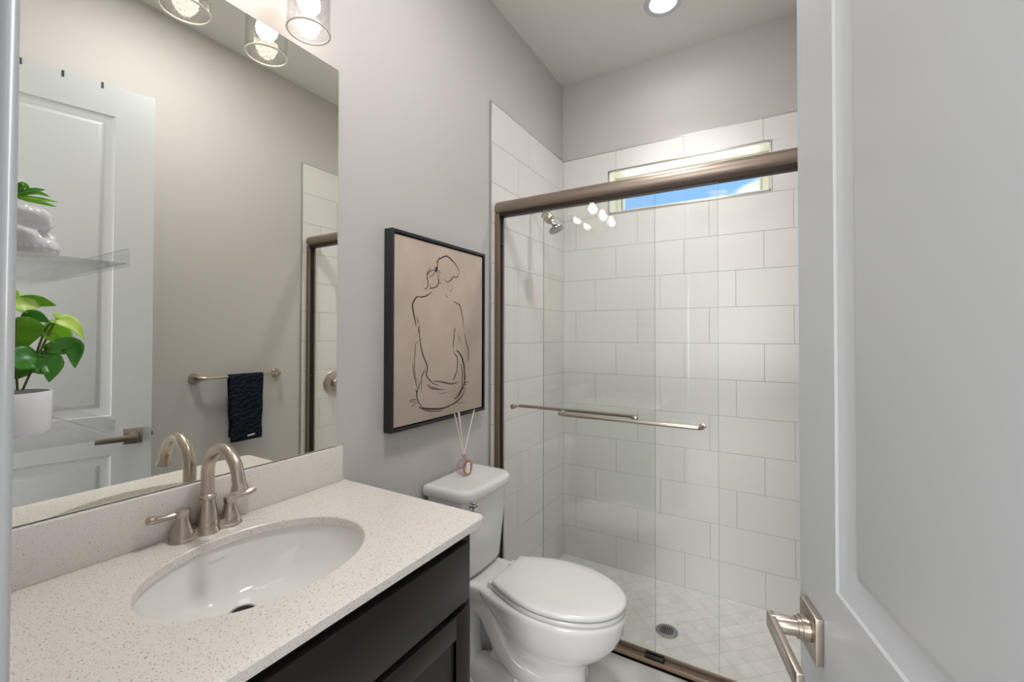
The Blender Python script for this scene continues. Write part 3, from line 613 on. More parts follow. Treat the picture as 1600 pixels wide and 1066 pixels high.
for sg, ang in ((-1, R(-90-4)), (1, R(100))):
    cy = fy+sg*0.051
    m_ = MB(); m_.lathe([(0.0235, 0.014), (0.0230, 0.020), (0.0200, 0.026), (0.0165, 0.036), (0.0145, 0.046), (0.0135, 0.054), (0.0145, 0.056), (0.0150, 0.060), (0.0150, 0.067), (0.0135, 0.0695), (0.006, 0.0705)], (fx, cy, fz), n=36)
    hd = m_.build('handle', M['nickel'], fau, angle=30)
    ux, uy = math.cos(ang), math.sin(ang)
    P = [Vector((fx+ux*r*0.88, cy+uy*r*0.88, fz+h)) for r, h in ((0.008, 0.0625), (0.02, 0.0615), (0.034, 0.061), (0.048, 0.0615), (0.060, 0.063), (0.070, 0.065), (0.0745, 0.0665))]
    P = catmull(P, 5); n_ = len(P); Rr = [np.interp(i/(n_-1), [0, .25, .45, .7, .88, .97, 1], [.0078, .0076, .0088, .0120, .0118, .0075, .002]) for i in range(n_)]
    m_ = MB(); m_.tube(P, Rr, 18, flat=(1.0, 0.72)); m_.build('lever', M['nickel'], hd)

# ================================================================== VANITY LIGHT
LX, LZ = 0.108, 2.222
LY = (0.314, 0.526, 0.738)
vl = thing('vanity_light', 'three-bulb vanity wall light with seeded glass shades above the mirror', 'wall light', (0.0, 0.526, 2.38))
m_ = MB(); m_.box(0.0005, 0.022, 0.24, 0.81, 2.385, 2.455, 0.006, 3); m_.build('backplate', M['nickel'], vl)
for y in LY:
    m_ = MB(); m_.tube([Vector((0.02, y, 2.42)), Vector((0.07, y, 2.425)), Vector((0.098, y, 2.415)), Vector((LX, y, 2.392))][0:4], 0.008, 14); m_.build('arm', M['nickel'], vl)
    m_ = MB(); m_.lathe([(0.012, 2.3950), (0.024, 2.3900), (0.026, 2.3800), (0.026, 2.3450), (0.020, 2.3420)], (LX, y, 0), n=28); so = m_.build('socket', M['nickel'], vl)
    m_ = MB(); m_.lathe([(0.056, LZ), (0.056, LZ+0.13), (0.052, LZ+0.148), (0.040, LZ+0.158), (0.027, LZ+0.16), (0.027, LZ+0.1565), (0.039, LZ+0.1545), (0.050, LZ+0.145), (0.053, LZ+0.13), (0.053, LZ), (0.056, LZ)], (LX, y, 0), n=48, cap0=False, cap1=False); gs = m_.build('glass_shade', M['seeded'], vl)
    m_ = MB(); m_.lathe([(0.0545+0.0032*math.cos(a), LZ+0.001+0.0030*math.sin(a)) for a in np.linspace(0, 2*PI, 13)], (LX, y, 0), n=56, cap0=False, cap1=False); m_.build('rim', M['rim'], gs)
    m_ = MB(); m_.lathe([(0.001, 2.2720), (0.012, 2.2745), (0.021, 2.2805), (0.0275, 2.2900), (0.0295, 2.3010), (0.0275, 2.3130), (0.022, 2.3160), (0.016, 2.3280), (0.0135, 2.3440)], (LX, y, 0), n=28); m_.build('bulb', M['bulb'], vl)
# ================================================================== PICTURE
pic = thing('framed_picture', 'black framed line drawing of a seated figure seen from behind', 'picture', (0.0, 1.414, 1.40))
Y0, Y1, Z0, Z1 = 1.117, 1.711, 1.029, 1.770
m_ = MB(); fr, dp_ = 0.012, 0.040
m_.box(0.001, dp_, Y0, Y0+fr, Z0, Z1, 0.0012); m_.box(0.001, dp_, Y1-fr, Y1, Z0, Z1, 0.0012)
m_.box(0.001, dp_, Y0+fr, Y1-fr, Z0, Z0+fr, 0.0012); m_.box(0.001, dp_, Y0+fr, Y1-fr, Z1-fr, Z1, 0.0012)
m_.box(0.001, 0.008, Y0+fr, Y1-fr, Z0+fr, Z1-fr)
m_.build('frame', M['frame'], pic)
gp = 0.005
m_ = MB(); m_.box(0.0085, 0.034, Y0+fr+gp, Y1-fr-gp, Z0+fr+gp, Z1-fr-gp, 0.001); m_.build('canvas', M['canvas'], pic)
m_ = MB()
for si, (wd, pts) in enumerate(STROKES):
    P = catmull([(0.0, a, b) for a, b in pts], 8); n_ = len(P); L_, R_ = [], []
    hw = wd*0.0006
    for i, p in enumerate(P):
        d = (P[min(i+1, n_-1)]-P[max(i-1, 0)]); d = d.normalized() if d.length > 1e-9 else Vector((0, 1, 0))
        nrm = Vector((0, -d.z, d.y)); t = i/(n_-1)
        k = hw*(0.35+0.65*math.sin(PI*min(1, max(0, t*0.94+0.03))))*(1+0.3*math.sin(i*1.7+si))
        L_.append(p+nrm*k); R_.append(p-nrm*k)
    xx = 0.0343+0.00001*si
    rings = [[(xx, a.y, a.z), (xx, b.y, b.z)] for a, b in zip(L_, R_)]
    m_.loft(rings, False, False, closed=False)
m_.build('drawing', M['ink'], pic, fixn=False)

# ================================================================== TOILET
TY = 1.489
toi = thing('toilet', 'white two-piece toilet with closed lid between vanity and shower', 'toilet', (0.40, TY, FZ))
def egg(xb, xf, hw, wb, z, xm=None, n=40, p=2.0):
    """closed outline: straight back at xb (half width wb), round front at xf"""
    xm = xm if xm is not None else xb+(xf-xb)*0.46; pts = []
    for i in range(n+1):                       # right side from back to front
        t = i/n
        if t < 0.35:
            u = t/0.35; x = xb+(xm-xb)*u; w_ = wb+(hw-wb)*math.sin(u*PI/2)**1.0
        else:
            a = (t-0.35)/0.65*PI/2; x = xm+(xf-xm)*math.sin(a); w_ = hw*math.cos(a)**(2/p) if i < n else 0
        pts.append((x, w_))
    return [(x, TY+w_, z) for x, w_ in pts] + [(x, TY-w_, z) for x, w_ in reversed(pts[:-1])]
def rrect(x0, x1, hw, z, r=0.03, bow=0.0, n=8, rb=0.01):
    out = []
    for (cx, cy, rr, a0) in ((x1-r, hw-r, r, 0), (x0+rb, hw-rb, rb, 90), (x0+rb, -hw+rb, rb, 180), (x1-r, -hw+r, r, 270)):
        for i in range(n+1):
            a = R(a0+90*i/n); out.append((cx+rr*math.cos(a), cy+rr*math.sin(a)))
    # subdivide the long front side and bow it outwards
    res = []
    for i, p in enumerate(out):
        res.append(p); q = out[(i+1) % len(out)]
        if abs(q[1]-p[1]) > 0.05:
            for k in range(1, 12): res.append((p[0]+(q[0]-p[0])*k/12, p[1]+(q[1]-p[1])*k/12))
    return [(x+(bow*(1-(y/hw)**2) if x > (x0+x1)/2 else 0), TY+y, z) for x, y in res]
m_ = MB()
m_.loft([egg(0.16, 0.65, 0.108, 0.105, FZ, 0.38), egg(0.16, 0.65, 0.108, 0.105, FZ+0.018, 0.38), egg(0.165, 0.645, 0.103, 0.10, FZ+0.026, 0.38), egg(0.22, 0.635, 0.092, 0.080, FZ+0.036, 0.40),
        egg(0.26, 0.628, 0.086, 0.07, 0.12, 0.43), egg(0.28, 0.628, 0.086, 0.07, 0.175, 0.44), egg(0.285, 0.642, 0.094, 0.075, 0.208, 0.45), egg(0.32, 0.678, 0.118, 0.075, 0.236, 0.48),
        egg(0.325, 0.715, 0.143, 0.085, 0.266, 0.49), egg(0.315, 0.745, 0.161, 0.10, 0.302, 0.50), egg(0.29, 0.765, 0.172, 0.115, 0.343, 0.50), egg(0.25, 0.774, 0.176, 0.12, 0.382, 0.51), egg(0.25, 0.774, 0.176, 0.12, 0.397, 0.51), egg(0.256, 0.768, 0.170, 0.115, 0.402, 0.51)])
m_.build('bowl', M['porcelain'], toi, angle=70)
m_ = MB()   # deck the tank stands on
m_.loft([rrect(0.035, 0.330, 0.070, 0.30, 0.05), rrect(0.035, 0.330, 0.085, 0.325, 0.04), rrect(0.035, 0.325, 0.112, 0.360, 0.03), rrect(0.035, 0.320, 0.120, 0.385, 0.03), rrect(0.035, 0.318, 0.120, 0.398, 0.03), rrect(0.038, 0.315, 0.116, 0.403, 0.03)])
m_.build('deck', M['porcelain'], toi, angle=60)
for sg in (-1, 1):   # S-shaped trapway standing out of the side
    P = catmull([(x, TY+sg*y, z) for x, y, z in ((0.60, 0.036, 0.120), (0.54, 0.050, 0.122), (0.46, 0.064, 0.132), (0.39, 0.072, 0.160), (0.335, 0.075, 0.205), (0.295, 0.073, 0.262), (0.255, 0.068, 0.305), (0.205, 0.062, 0.310), (0.17, 0.058, 0.265), (0.158, 0.054, 0.19), (0.17, 0.054, 0.10), (0.20, 0.052, 0.04))], 6)
    m_ = MB(); m_.tube(P, 0.043, 20); m_.build('trapway', M['porcelain'], toi, angle=80)
    m_ = MB()
    m_.loft([[(0.30+0.145*k*math.cos(a), TY+sg*0.060+0.056*k*math.sin(a), FZ+0.002+0.112*hh) for a in np.linspace(0, 2*PI, 40, endpoint=False)] for k, hh in ((1.0, 0), (0.995, 0.25), (0.97, 0.45), (0.91, 0.66), (0.80, 0.82), (0.62, 0.93), (0.38, 0.985), (0.12, 1.0))])
    m_.build('foot', M['porcelain'], toi, angle=70)
    m_ = MB(); m_.lathe([(0.016, 0), (0.0155, 0.008), (0.012, 0.014), (0.005, 0.017), (0.0005, 0.0175)], (0.50, TY+sg*0.088, FZ+0.024), n=24); m_.build('bolt_cap', M['porcelain'], toi)
m_ = MB(); m_.loft([rrect(0.045, 0.165, 0.112, 0.4035, 0.03, 0.006), rrect(0.03, 0.183, 0.128, 0.412, 0.03, 0.010), rrect(0.025, 0.190, 0.134, 0.43, 0.03, 0.012), rrect(0.020, 0.200, 0.150, 0.60, 0.03, 0.014), rrect(0.018, 0.204, 0.158, 0.7235, 0.03, 0.014)])
m_.build('tank', M['porcelain'], toi, angle=50)
m_ = MB(); m_.loft([rrect(0.012, 0.212, 0.164, 0.724, 0.045, 0.016), rrect(0.010, 0.220, 0.173, 0.7295, 0.055, 0.018), rrect(0.008, 0.224, 0.177, 0.739, 0.058, 0.018), rrect(0.008, 0.224, 0.177, 0.757, 0.058, 0.018), rrect(0.011, 0.220, 0.173, 0.767, 0.055, 0.018), rrect(0.018, 0.211, 0.165, 0.7715, 0.05, 0.017), rrect(0.03, 0.198, 0.152, 0.772, 0.045, 0.016)])
m_.build('tank_lid', M['porcelain'], toi, angle=50)
m_ = MB(); m_.lathe([(0.0175, 0), (0.018, 0.003), (0.016, 0.006), (0.010, 0.008), (0.0085, 0.014), (0.0125, 0.016), (0.0150, 0.021), (0.0140, 0.027), (0.009, 0.031), (0.001, 0.032)], (0.2095, TY-0.116, 0.706), (1, 0, 0), 32); fl = m_.build('flush_knob', M['chrome'], toi)
m_ = MB(); m_.tube(catmull([(0.231, TY-0.112, 0.706), (0.235, TY-0.128, 0.705), (0.234, TY-0.145, 0.702)], 5), [0.0075]*5+[0.0085]*6, 14, flat=(1, .6)); m_.build('flush_lever', M['chrome'], fl)
def inset(d, z): return egg(0.297+d, 0.774-d, 0.174-d, 0.109-d*0.8, z, 0.52)
m_ = MB(); m_.loft([inset(0.020, 0.4055), inset(0.0045, 0.4065), inset(0.0025, 0.409), inset(0.0025, 0.4165), inset(0.005, 0.4200), inset(0.022, 0.4205)])
m_.build('seat', M['seat'], toi, angle=50)
m_ = MB(); m_.loft([inset(0.022, 0.4245), inset(0.003, 0.4255), inset(0.0005, 0.4285), inset(0.0, 0.436), inset(0.002, 0.4408), inset(0.009, 0.4445), inset(0.045, 0.4462)])
m_.build('seat_lid', M['seat'], toi, angle=50)
for bx_, by_ in ((0.62, -0.10), (0.62, 0.10), (0.38, -0.13), (0.38, 0.13)):
    m_ = MB(); m_.box(bx_-0.012, bx_+0.012, TY+by_-0.005, TY+by_+0.005, 0.4204, 0.4247, 0.001); m_.build('seat_bumper', M['rubber'], toi)
for sg in (-1, 1):
    m_ = MB(); m_.box(0.268, 0.306, TY+sg*0.078-0.018, TY+sg*0.078+0.018, 0.4025, 0.424, 0.004, 3); m_.build('hinge', M['seat'], toi)
    m_ = MB(); m_.lathe([(0.009, 0), (0.009, 0.006), (0.012, 0.007), (0.012, 0.020)], (0.10, TY+sg*0.125, 0.383), n=6); m_.build('tank_bolt', M['rubber'], toi)

zt = lambda z: FZ+(z-FZ)*1.037 if z < 0.45 else z+0.0155
def all_children(o): return [c for k in o.children for c in [k]+all_children(k)]
bpy.context.view_layer.update()
for c in all_children(toi):
    for v in c.data.vertices: v.co.z = zt(v.co.z)

# ================================================================== REED DIFFUSER on the tank lid
dx, dy, dz = 0.082, 1.494, 0.7880
dif = thing('reed_diffuser', 'small round glass reed diffuser with rose gold ring on tank lid', 'diffuser', (dx, dy, dz))
ca = dz+0.0335
m_ = MB(); m_.lathe([(0.001, -0.024), (0.026, -0.024), (0.031, -0.021), (0.0335, -0.015), (0.0335, 0.010), (0.031, 0.016), (0.026, 0.018), (0.001, 0.018)], (dx, dy, ca), (1, 0, 0), 44)
m_.build('bottle', M['pink_glass'], dif)
m_ = MB(); m_.lathe([(0.0095, 0.031), (0.0085, 0.040), (0.0085, 0.048), (0.0105, 0.049), (0.0105, 0.053), (0.0065, 0.053), (0.0065, 0.034)], (dx-0.003, dy, ca), n=28, cap0=False, cap1=False); m_.build('neck', M['pink_glass'], dif)
m_ = MB(); tor = [(0.0225, 0.0185), (0.0315, 0.0185), (0.0315, 0.0208), (0.0225, 0.0208), (0.0225, 0.0185)]
m_.lathe(tor, (dx, dy, ca), (1, 0, 0), 48, False, False); m_.build('ring', M['rose'], dif)
m_ = MB(); m_.box(dx+0.0210, dx+0.0216, dy-0.0125, dy+0.0125, ca-0.023, ca+0.023, 0.0002); m_.build('label', M['label'], dif)
neck_top = Vector((dx-0.003, dy, ca+0.05))
for tip in ((0.078, 1.572, 1.054), (0.075, 1.435, 1.056), (0.080, 1.460, 1.058), (0.070, 1.466, 1.060)):
    tip = Vector(tip); d = (tip-neck_top)
    m_ = MB(); m_.tube([neck_top-d*0.22, tip], 0.0028, 10); m_.build('reed', M['reed'], dif)

# ================================================================== SHOWER ENCLOSURE
HY, HZc, hr = 1.866, 2.028, 0.034
sh = thing('shower_enclosure', 'brushed bronze frame of the sliding shower enclosure', 'shower frame', (0.78, HY, FZ))
m_ = MB(); xl, xr = 0.0125, RW-0.0115
ring = lambda x, k=1.0: [(x, HY+k*hr*math.cos(2*PI*i/40)*(1.0 if math.cos(2*PI*i/40) < 0 else 0.9), HZc+k*hr*math.sin(2*PI*i/40)) for i in range(40)]
m_.loft([ring(xl, .9), ring(xl+0.004, 1.0), ring(xr-0.004, 1.0), ring(xr, .9)]); m_.build('header', M['bronze'], sh, angle=50)
m_ = MB(); m_.box(xl+0.005, xr-0.005, HY-0.022, HY+0.024, HZc-0.043, HZc-0.026, 0.001); m_.build('header_channel', M['channel'], sh)
for x0, x1 in ((0.0115, 0.036), (RW-0.036, RW-0.0115)):
    m_ = MB(); m_.box(x0, x1, 1.838, 1.852, FZ+0.031, 1.997, 0.002); m_.box(x0, x1, 1.882, 1.894, FZ+0.031, 1.997, 0.002); m_.box(min(x0, x1) if x0 < 0.5 else x1-0.008, (x0+0.008) if x0 < 0.5 else x1, 1.852, 1.882, FZ+0.031, 1.997)
    po = m_.build('side_jamb', M['track'], sh)
    m_ = MB(); m_.box(x0+0.008 if x0 < 0.5 else x0+0.004, x1-0.004 if x0 < 0.5 else x1-0.008, 1.853, 1.881, FZ+0.04, 1.99); m_.build('gasket', M['hole'], po)
    for bz in (1.84, 1.10):
        xb = x1 if x0 < 0.5 else x0; sx = 1 if x0 < 0.5 else -1
        m_ = MB(); m_.lathe([(0.008, -0.004), (0.008, 0.002), (0.005, 0.005)], (xb, 1.866, bz), (sx, 0, 0), 16); m_.build('bumper', M['black'], po)
m_ = MB(); m_.box(0.0115, RW-0.0115, 1.838, 1.8995, FZ+0.0003, FZ+0.014, 0.0015); m_.box(0.0115, RW-0.0115, 1.838, 1.845, FZ+0.0003, FZ+0.030, 0.0025); m_.box(0.0115, RW-0.0115, 1.892, 1.8995, FZ+0.0003, FZ+0.030, 0.0025)
m_.build('bottom_track', M['track'], sh)
m_ = MB(); m_.box(0.752, 0.826, 1.846, 1.895, FZ+0.0145, FZ+0.028, 0.002); m_.box(0.752, 0.826, 1.8465, 1.8505, FZ+0.02, FZ+0.046, 0.001); m_.box(0.752, 0.826, 1.8650, 1.8705, FZ+0.02, FZ+0.046, 0.001); m_.build('panel_guide', M['black'], sh)
def panel(label, x0, x1, y, bx0, bx1, bz, side):
    p = thing('sliding_glass_panel', label, 'shower door', ((x0+x1)/2, y, FZ+0.03), group='sliding glass panels of the shower')
    mb = MB(); mb.box(x0, x1, y-0.003, y+0.003, FZ+0.030, 1.983, 0.0006, 1); gl_ = mb.build('glass', M['pane'], p)
    mb = MB(); mb.box(x0-0.0009, x0-0.0001, y-0.003, y+0.003, FZ+0.030, 1.983); mb.box(x1+0.0001, x1+0.0009, y-0.003, y+0.003, FZ+0.030, 1.983); mb.build('polished_edge', M['glass_edge'], gl_)
    yb = y+side*0.045; r = 0.016
    pts = [Vector((bx0+0.008, y+side*0.0035, bz))] + arc((bx0+0.008+r, yb-side*r, bz), (-1, 0, 0), (0, side, 0), r, 0, PI/2, 8) + arc((bx1-0.008-r, yb-side*r, bz), (0, side, 0), (1, 0, 0), r, 0, PI/2, 8) + [Vector((bx1-0.008, y+side*0.0035, bz))]
    mb = MB(); mb.tube(pts, 0.0085, 20); br = mb.build('towel_bar', M['nickel'], p)
    for xx in (bx0+0.008, bx1-0.008):
        mb = MB(); mb.lathe([(0.0125, 0.0032), (0.0125, 0.006), (0.0095, 0.007)], (xx, y, bz), (0, side, 0), 24); mb.lathe([(0.0125, 0.0032), (0.0125, 0.006), (0.010, 0.0075), (0.0, 0.0075)], (xx, y, bz), (0, -side, 0), 24, cap1=False); mb.build('bar_mount', M['nickel'], br)
    return p
panel('outer sliding glass shower panel with its bar on the room side', 0.278, 1.032, 1.857, 0.368, 0.984, 1.026, -1)
panel('inner sliding glass shower panel with its bar on the tile side', 0.0435, 0.789, 1.876, 0.090, 0.712, 1.027, 1)

# ================================================================== SHOWER FITTINGS
hd = thing('showerhead', 'brushed nickel shower head on the left tiled wall', 'shower head', (0.01, 2.225, 2.09))
m_ = MB(); m_.lathe([(0.030, 0.0), (0.030, 0.003), (0.024, 0.008), (0.012, 0.011)], (TT+0.0003, 2.225, 2.122), (1, 0, 0), 32); m_.build('wall_flange', M['nickel'], hd)
P = catmull([(TT+0.002, 2.225, 2.122), (0.05, 2.225, 2.122), (0.085, 2.225, 2.107), (0.105, 2.225, 2.079)], 6)
m_ = MB(); m_.tube(P, 0.0105, 18); m_.build('arm', M['nickel'], hd)
ax = Vector((0.60, 0.0, -0.80)).normalized(); o_ = Vector((0.100, 2.225, 2.087))
m_ = MB(); m_.lathe([(0.013, -0.004), (0.017, 0.0), (0.026, 0.006), (0.0285, 0.010), (0.0285, 0.040), (0.0265, 0.041), (0.0265, 0.044), (0.0285, 0.045), (0.0285, 0.058), (0.024, 0.066), (0.016, 0.070)], o_, ax, 36); m_.build('filter_body', M['nickel'], hd)
m_ = MB(); m_.lathe([(0.013, 0.066), (0.016, 0.070), (0.016, 0.080), (0.010, 0.083), (0.0085, 0.094), (0.012, 0.098), (0.012, 0.101)], o_, ax, 28); m_.build('swivel', M['nickel'], hd)
o2 = o_+ax*0.099; ax2 = Vector((0.42, 0.0, -0.91)).normalized()
m_ = MB(); m_.lathe([(0.011, 0.0), (0.015, 0.004), (0.018, 0.012), (0.028, 0.019), (0.0405, 0.023), (0.0415, 0.027), (0.0415, 0.033), (0.039, 0.036), (0.0, 0.0355)], o2, ax2, 40, cap1=False); m_.build('spray_face', M['pewter'], hd)
va = thing('shower_valve', 'round brushed nickel shower valve on the right tiled wall', 'shower valve', (RW-TT, 2.062, 1.04))
m_ = MB(); m_.lathe([(0.086, 0.0), (0.087, 0.003), (0.080, 0.010), (0.060, 0.014), (0.030, 0.016), (0.030, 0.040), (0.026, 0.045), (0.005, 0.046)], (RW-TT-0.0003, 2.062, 1.04), (-1, 0, 0), 48); m_.build('escutcheon', M['nickel'], va)
m_ = MB(); m_.tube(catmull([(RW-0.052, 2.062, 1.04), (RW-0.062, 2.072, 1.01), (RW-0.066, 2.087, 0.97)], 5), 0.008, 14); m_.build('lever', M['nickel'], va)
dr = thing('shower_drain', 'round steel drain grate in the shower floor', 'drain', (0.762, 2.247, PAN))
m_ = MB(); m_.lathe([(0.0525, 0.0), (0.0525, 0.003), (0.050, 0.0045), (0.0, 0.0045)], (0.762, 2.247, PAN+0.0003), n=48, cap1=False); m_.build('grate', M['steel'], dr)
m_ = MB()
for i in range(-4, 5):
    for j in range(-4, 5):
        if i*i+j*j <= 15:
            x, y = 0.762+i*0.0088, 2.247+j*0.0088; m_.box(x-0.0031, x+0.0031, y-0.0031, y+0.0031, PAN+0.0046, PAN+0.0056)
m_.build('grate_holes', M['hole'], dr)
# recessed ceiling light
rl = thing('recessed_ceiling_light', 'round white recessed ceiling light above the shower', 'ceiling light', (CANX, CANY, CEIL))
m_ = MB(); m_.lathe([(0.070, 0.04), (0.064, 0.004), (0.066, -0.002), (0.078, -0.0055), (0.092, -0.005), (0.0945, -0.0005), (0.0725, -0.0005), (0.0715, 0.04), (0.070, 0.04)], (CANX, CANY, CEIL), n=48, cap0=False, cap1=False); m_.build('trim_ring', M['white'], rl)
m_ = MB(); m_.lathe([(0.0695, 0.036), (0.0695, 0.039), (0.0, 0.039), (0.0, 0.036)], (CANX, CANY, CEIL), n=40, cap0=False, cap1=False); m_.build('light_lens', M['can'], rl)

sd_ = bpy.data.lights.new('downlight_beam', 'SPOT'); sd_.energy = DOWNLIGHT_W; sd_.spot_size = R(92); sd_.spot_blend = 1.0; sd_.shadow_soft_size = 0.05; sd_.color = (1.0, 0.975, 0.95)
so_ = bpy.data.objects.new('downlight_beam', sd_); COL.objects.link(so_); so_.location = (CANX, CANY, CEIL+0.028)

# ================================================================== TOWEL BAR AND TOWEL on the right wall
tbx, tbz, ty0, ty1 = RW-0.062, 1.141, 1.172, 1.634
tb = thing('towel_bar', 'brushed nickel towel bar on the right wall', 'towel bar', (RW, 1.40, tbz))
m_ = MB(); m_.tube([(tbx, ty0+0.035, tbz), (tbx, ty1-0.035, tbz)], 0.0068, 18); m_.build('rail', M['nickel'], tb)
for y, s in ((ty0, 1), (ty1, -1)):
    P = catmull([(RW-0.0005, y, tbz), (RW-0.016, y, tbz), (RW-0.040, y+s*0.010, tbz), (tbx-0.001, y+s*0.034, tbz), (tbx, y+s*0.06, tbz)], 6)
    rr_ = [np.interp(i/(len(P)-1), [0, .12, .4, .7, 1], [.028, .0275, .021, .0115, .0070]) for i in range(len(P))]
    m_ = MB(); m_.tube(P, rr_, 24); m_.build('post', M['nickel'], tb)
tw = thing('hand_towel', 'dark navy hand towel with embossed wavy stripes on the towel bar', 'towel', (tbx, 1.45, tbz))
def towel(y0, y1, lf, lb, r, wob):
    L1, L2, A = lf, lb, PI*r; tot = L1+A+L2
    def f(u, v):
        s = v*tot
        if s < L1: x, z = -r, -(L1-s)
        elif s < L1+A: a = (s-L1)/r; x, z = -r*math.cos(a), r*math.sin(a)
        else: x, z = r, -(s-L1-A)
        k = max(0, -z)/0.4
        y = y0+(y1-y0)*u; y += (0.5-u)*0.022*k + 0.003*math.sin(z*40+u*3)*k
        x += wob*math.sin(u*7+z*9)*k + (-0.004*math.sin(u*PI)*k if x < 0 else 0)
        return (tbx+x, y, tbz+z)
    return f
m_ = MB(); m_.grid(towel(1.322, 1.514, 0.378, 0.35, 0.0125, 0.003), 24, 80); o = m_.build('cloth', M['towel'], tw, angle=80, solid=0.007)
m_ = MB(); m_.grid(lambda u, v: (tbx-0.0232, 1.418+0.042*u, 0.784+0.008*v+0.004*u), 4, 2); m_.build('woven_tag', M['tag'], tw, solid=0.0008)

# ================================================================== ACRYLIC SHELVES beside the doorway, with plants
def shelf(label, z, x0, x1, dep):
    s = thing('acrylic_shelf', label, 'shelf', ((x0+x1)/2, YN, z), group='clear acrylic shelves beside the doorway')
    mb = MB(); t = 0.004
    mb.box(x0, x1, YN+0.0005, YN+dep, z, z+t, 0.0008); mb.build('base', M['acrylic'], s)
    mb = MB(); mb.box(x0, x1, YN+dep-t, YN+dep, z+t, z+0.021, 0.0012); mb.build('front_lip', M['acrylic'], s)
    mb = MB(); mb.box(x0, x1, YN+0.0005, YN+0.0005+t, z+t, z+0.05, 0.0008); mb.build('back_plate', M['acrylic'], s)
    return s
shelf('upper clear acrylic shelf holding the skull planter', 1.4595, 0.185, 0.563, 0.117)
shelf('lower clear acrylic shelf holding the white plant pot', 1.2635, 0.185, 0.563, 0.106)
def leaf(mb, pts, hw, X, tilt, nx=6, nv=14, heart=True, fold=0.25):
    P = catmull([(X+tilt*0.3*(i-1)*hw, a, b) for i, (a, b) in enumerate(pts)], nv//2); n_ = len(P)-1
    for_ = []
    for i, p in enumerate(P):
        t = i/n_; d = (P[min(i+1, n_)]-P[max(i-1, 0)]).normalized()
        side = Vector((0, -d.z, d.y)).normalized(); side = (side*0.85+Vector((1, 0, 0))*0.53*tilt).normalized(); nr = d.cross(side)
        w_ = hw*(math.sin(PI*min(1, t*0.92+0.08))**0.8)*(1.15-0.55*t) if heart else hw*math.sin(PI*(0.12+0.88*t))**0.7
        if i == n_: w_ = 0.0002
        for_.append([p+side*w_*q+nr*(abs(q)*w_*fold) for q in np.linspace(-1, 1, nx+1)])
    mb.loft(for_, False, False, closed=False)
# skull planter: one radial surface pressed into the shape of a skull, facing +y
SKX, SKY, SKZ = 0.500, 0.129, 1.4637
def skull_mesh():
    nu, nv = 120, 90
    def sm(a, b, k): h = np.clip(0.5+0.5*(b-a)/k, 0, 1); return b*(1-h)+a*h-k*h*(1-h)
    def ell(p, c, r): q = (p-np.array(c))/np.array(r); k = np.linalg.norm(q, axis=-1); return (k-1)*min(r)
    def sdf(p):
        p = p.copy(); p[..., 0] = np.abs(p[..., 0])
        d = ell(p, (0, -0.006, 0.042), (0.0275, 0.033, 0.026))
        d = sm(d, ell(p, (0, 0.017, 0.0500), (0.0215, 0.012, 0.0075)), 0.006)   # brow
        d = sm(d, ell(p, (0, 0.014, 0.016), (0.0175, 0.022, 0.0185)), 0.006)    # upper jaw
        d = sm(d, ell(p, (0, 0.026, 0.011), (0.0150, 0.016, 0.0125)), 0.004)
        d = sm(d, ell(p, (0.0160, 0.012, 0.0260), (0.0075, 0.016, 0.0065)), 0.006) # cheek bone
        d = sm(d, ell(p, (0, 0.029, 0.0385), (0.0050, 0.007, 0.013)), 0.006)    # nose bridge
        d = -sm(-d, ell(p, (0.0140, 0.035, 0.0380), (0.0096, 0.018, 0.0084)), 0.0025)  # eye socket
        d = -sm(-d, ell(p, (0.0036, 0.040, 0.0280), (0.0042, 0.016, 0.0076)), 0.0015)  # nose opening
        tz = np.abs(p[..., 2]-0.0085)
        ang = np.arctan2(p[..., 0], p[..., 1]-0.018)
        d = d + np.where((p[..., 1] > 0.018) & (p[..., 2] < 0.015), 0.0007*np.cos(ang*22)**8, 0)   # teeth
        d = -sm(-d, ell(p, (0, 0.026, 0.0085), (0.022, 0.022, 0.0006)), 0.0010)
        return d
    c = np.array([0, 0.004, 0.030]); th_ = np.linspace(0, 2*PI, nu, endpoint=False); ph_ = np.linspace(0.001, PI-0.001, nv)
    T, F = np.meshgrid(th_, ph_, indexing='ij'); D = np.stack([np.sin(F)*np.cos(T), np.sin(F)*np.sin(T), np.cos(F)], -1)
    r = np.full(T.shape, 0.06)
    for _ in range(200):
        r = np.clip(r - 0.6*sdf(c+D*r[..., None]), 0.004, 0.08)
    p = c+D*r[..., None]
    p[..., 2] = np.maximum(p[..., 2], 0.0)
    return p
pp = skull_mesh()*0.95; ca_, sa_ = math.cos(R(-50)), math.sin(R(-50)); pp = np.stack([pp[..., 0]*ca_-pp[..., 1]*sa_, pp[..., 0]*sa_+pp[..., 1]*ca_, pp[..., 2]], -1); m_ = MB()
rings = [[(SKX+pp[i, j, 0], SKY+pp[i, j, 1], SKZ+0.0004+pp[i, j, 2]) for i in range(pp.shape[0])] for j in range(pp.shape[1])]
skp = thing('skull_planter', 'glossy white ceramic skull planter with green succulent on the upper shelf', 'planter', (SKX, SKY, SKZ))
m_.loft(rings, True, True); m_.build('skull_pot', M['skull'], skp, angle=80)
cols = {0: MB(), 1: MB()}
for i, (pts, hw, c) in enumerate(SUCC): leaf(cols[min(c, 1)], pts, hw*0.9, 0.500, (-1) ** i*0.8, 4, 12, False, 0.45)
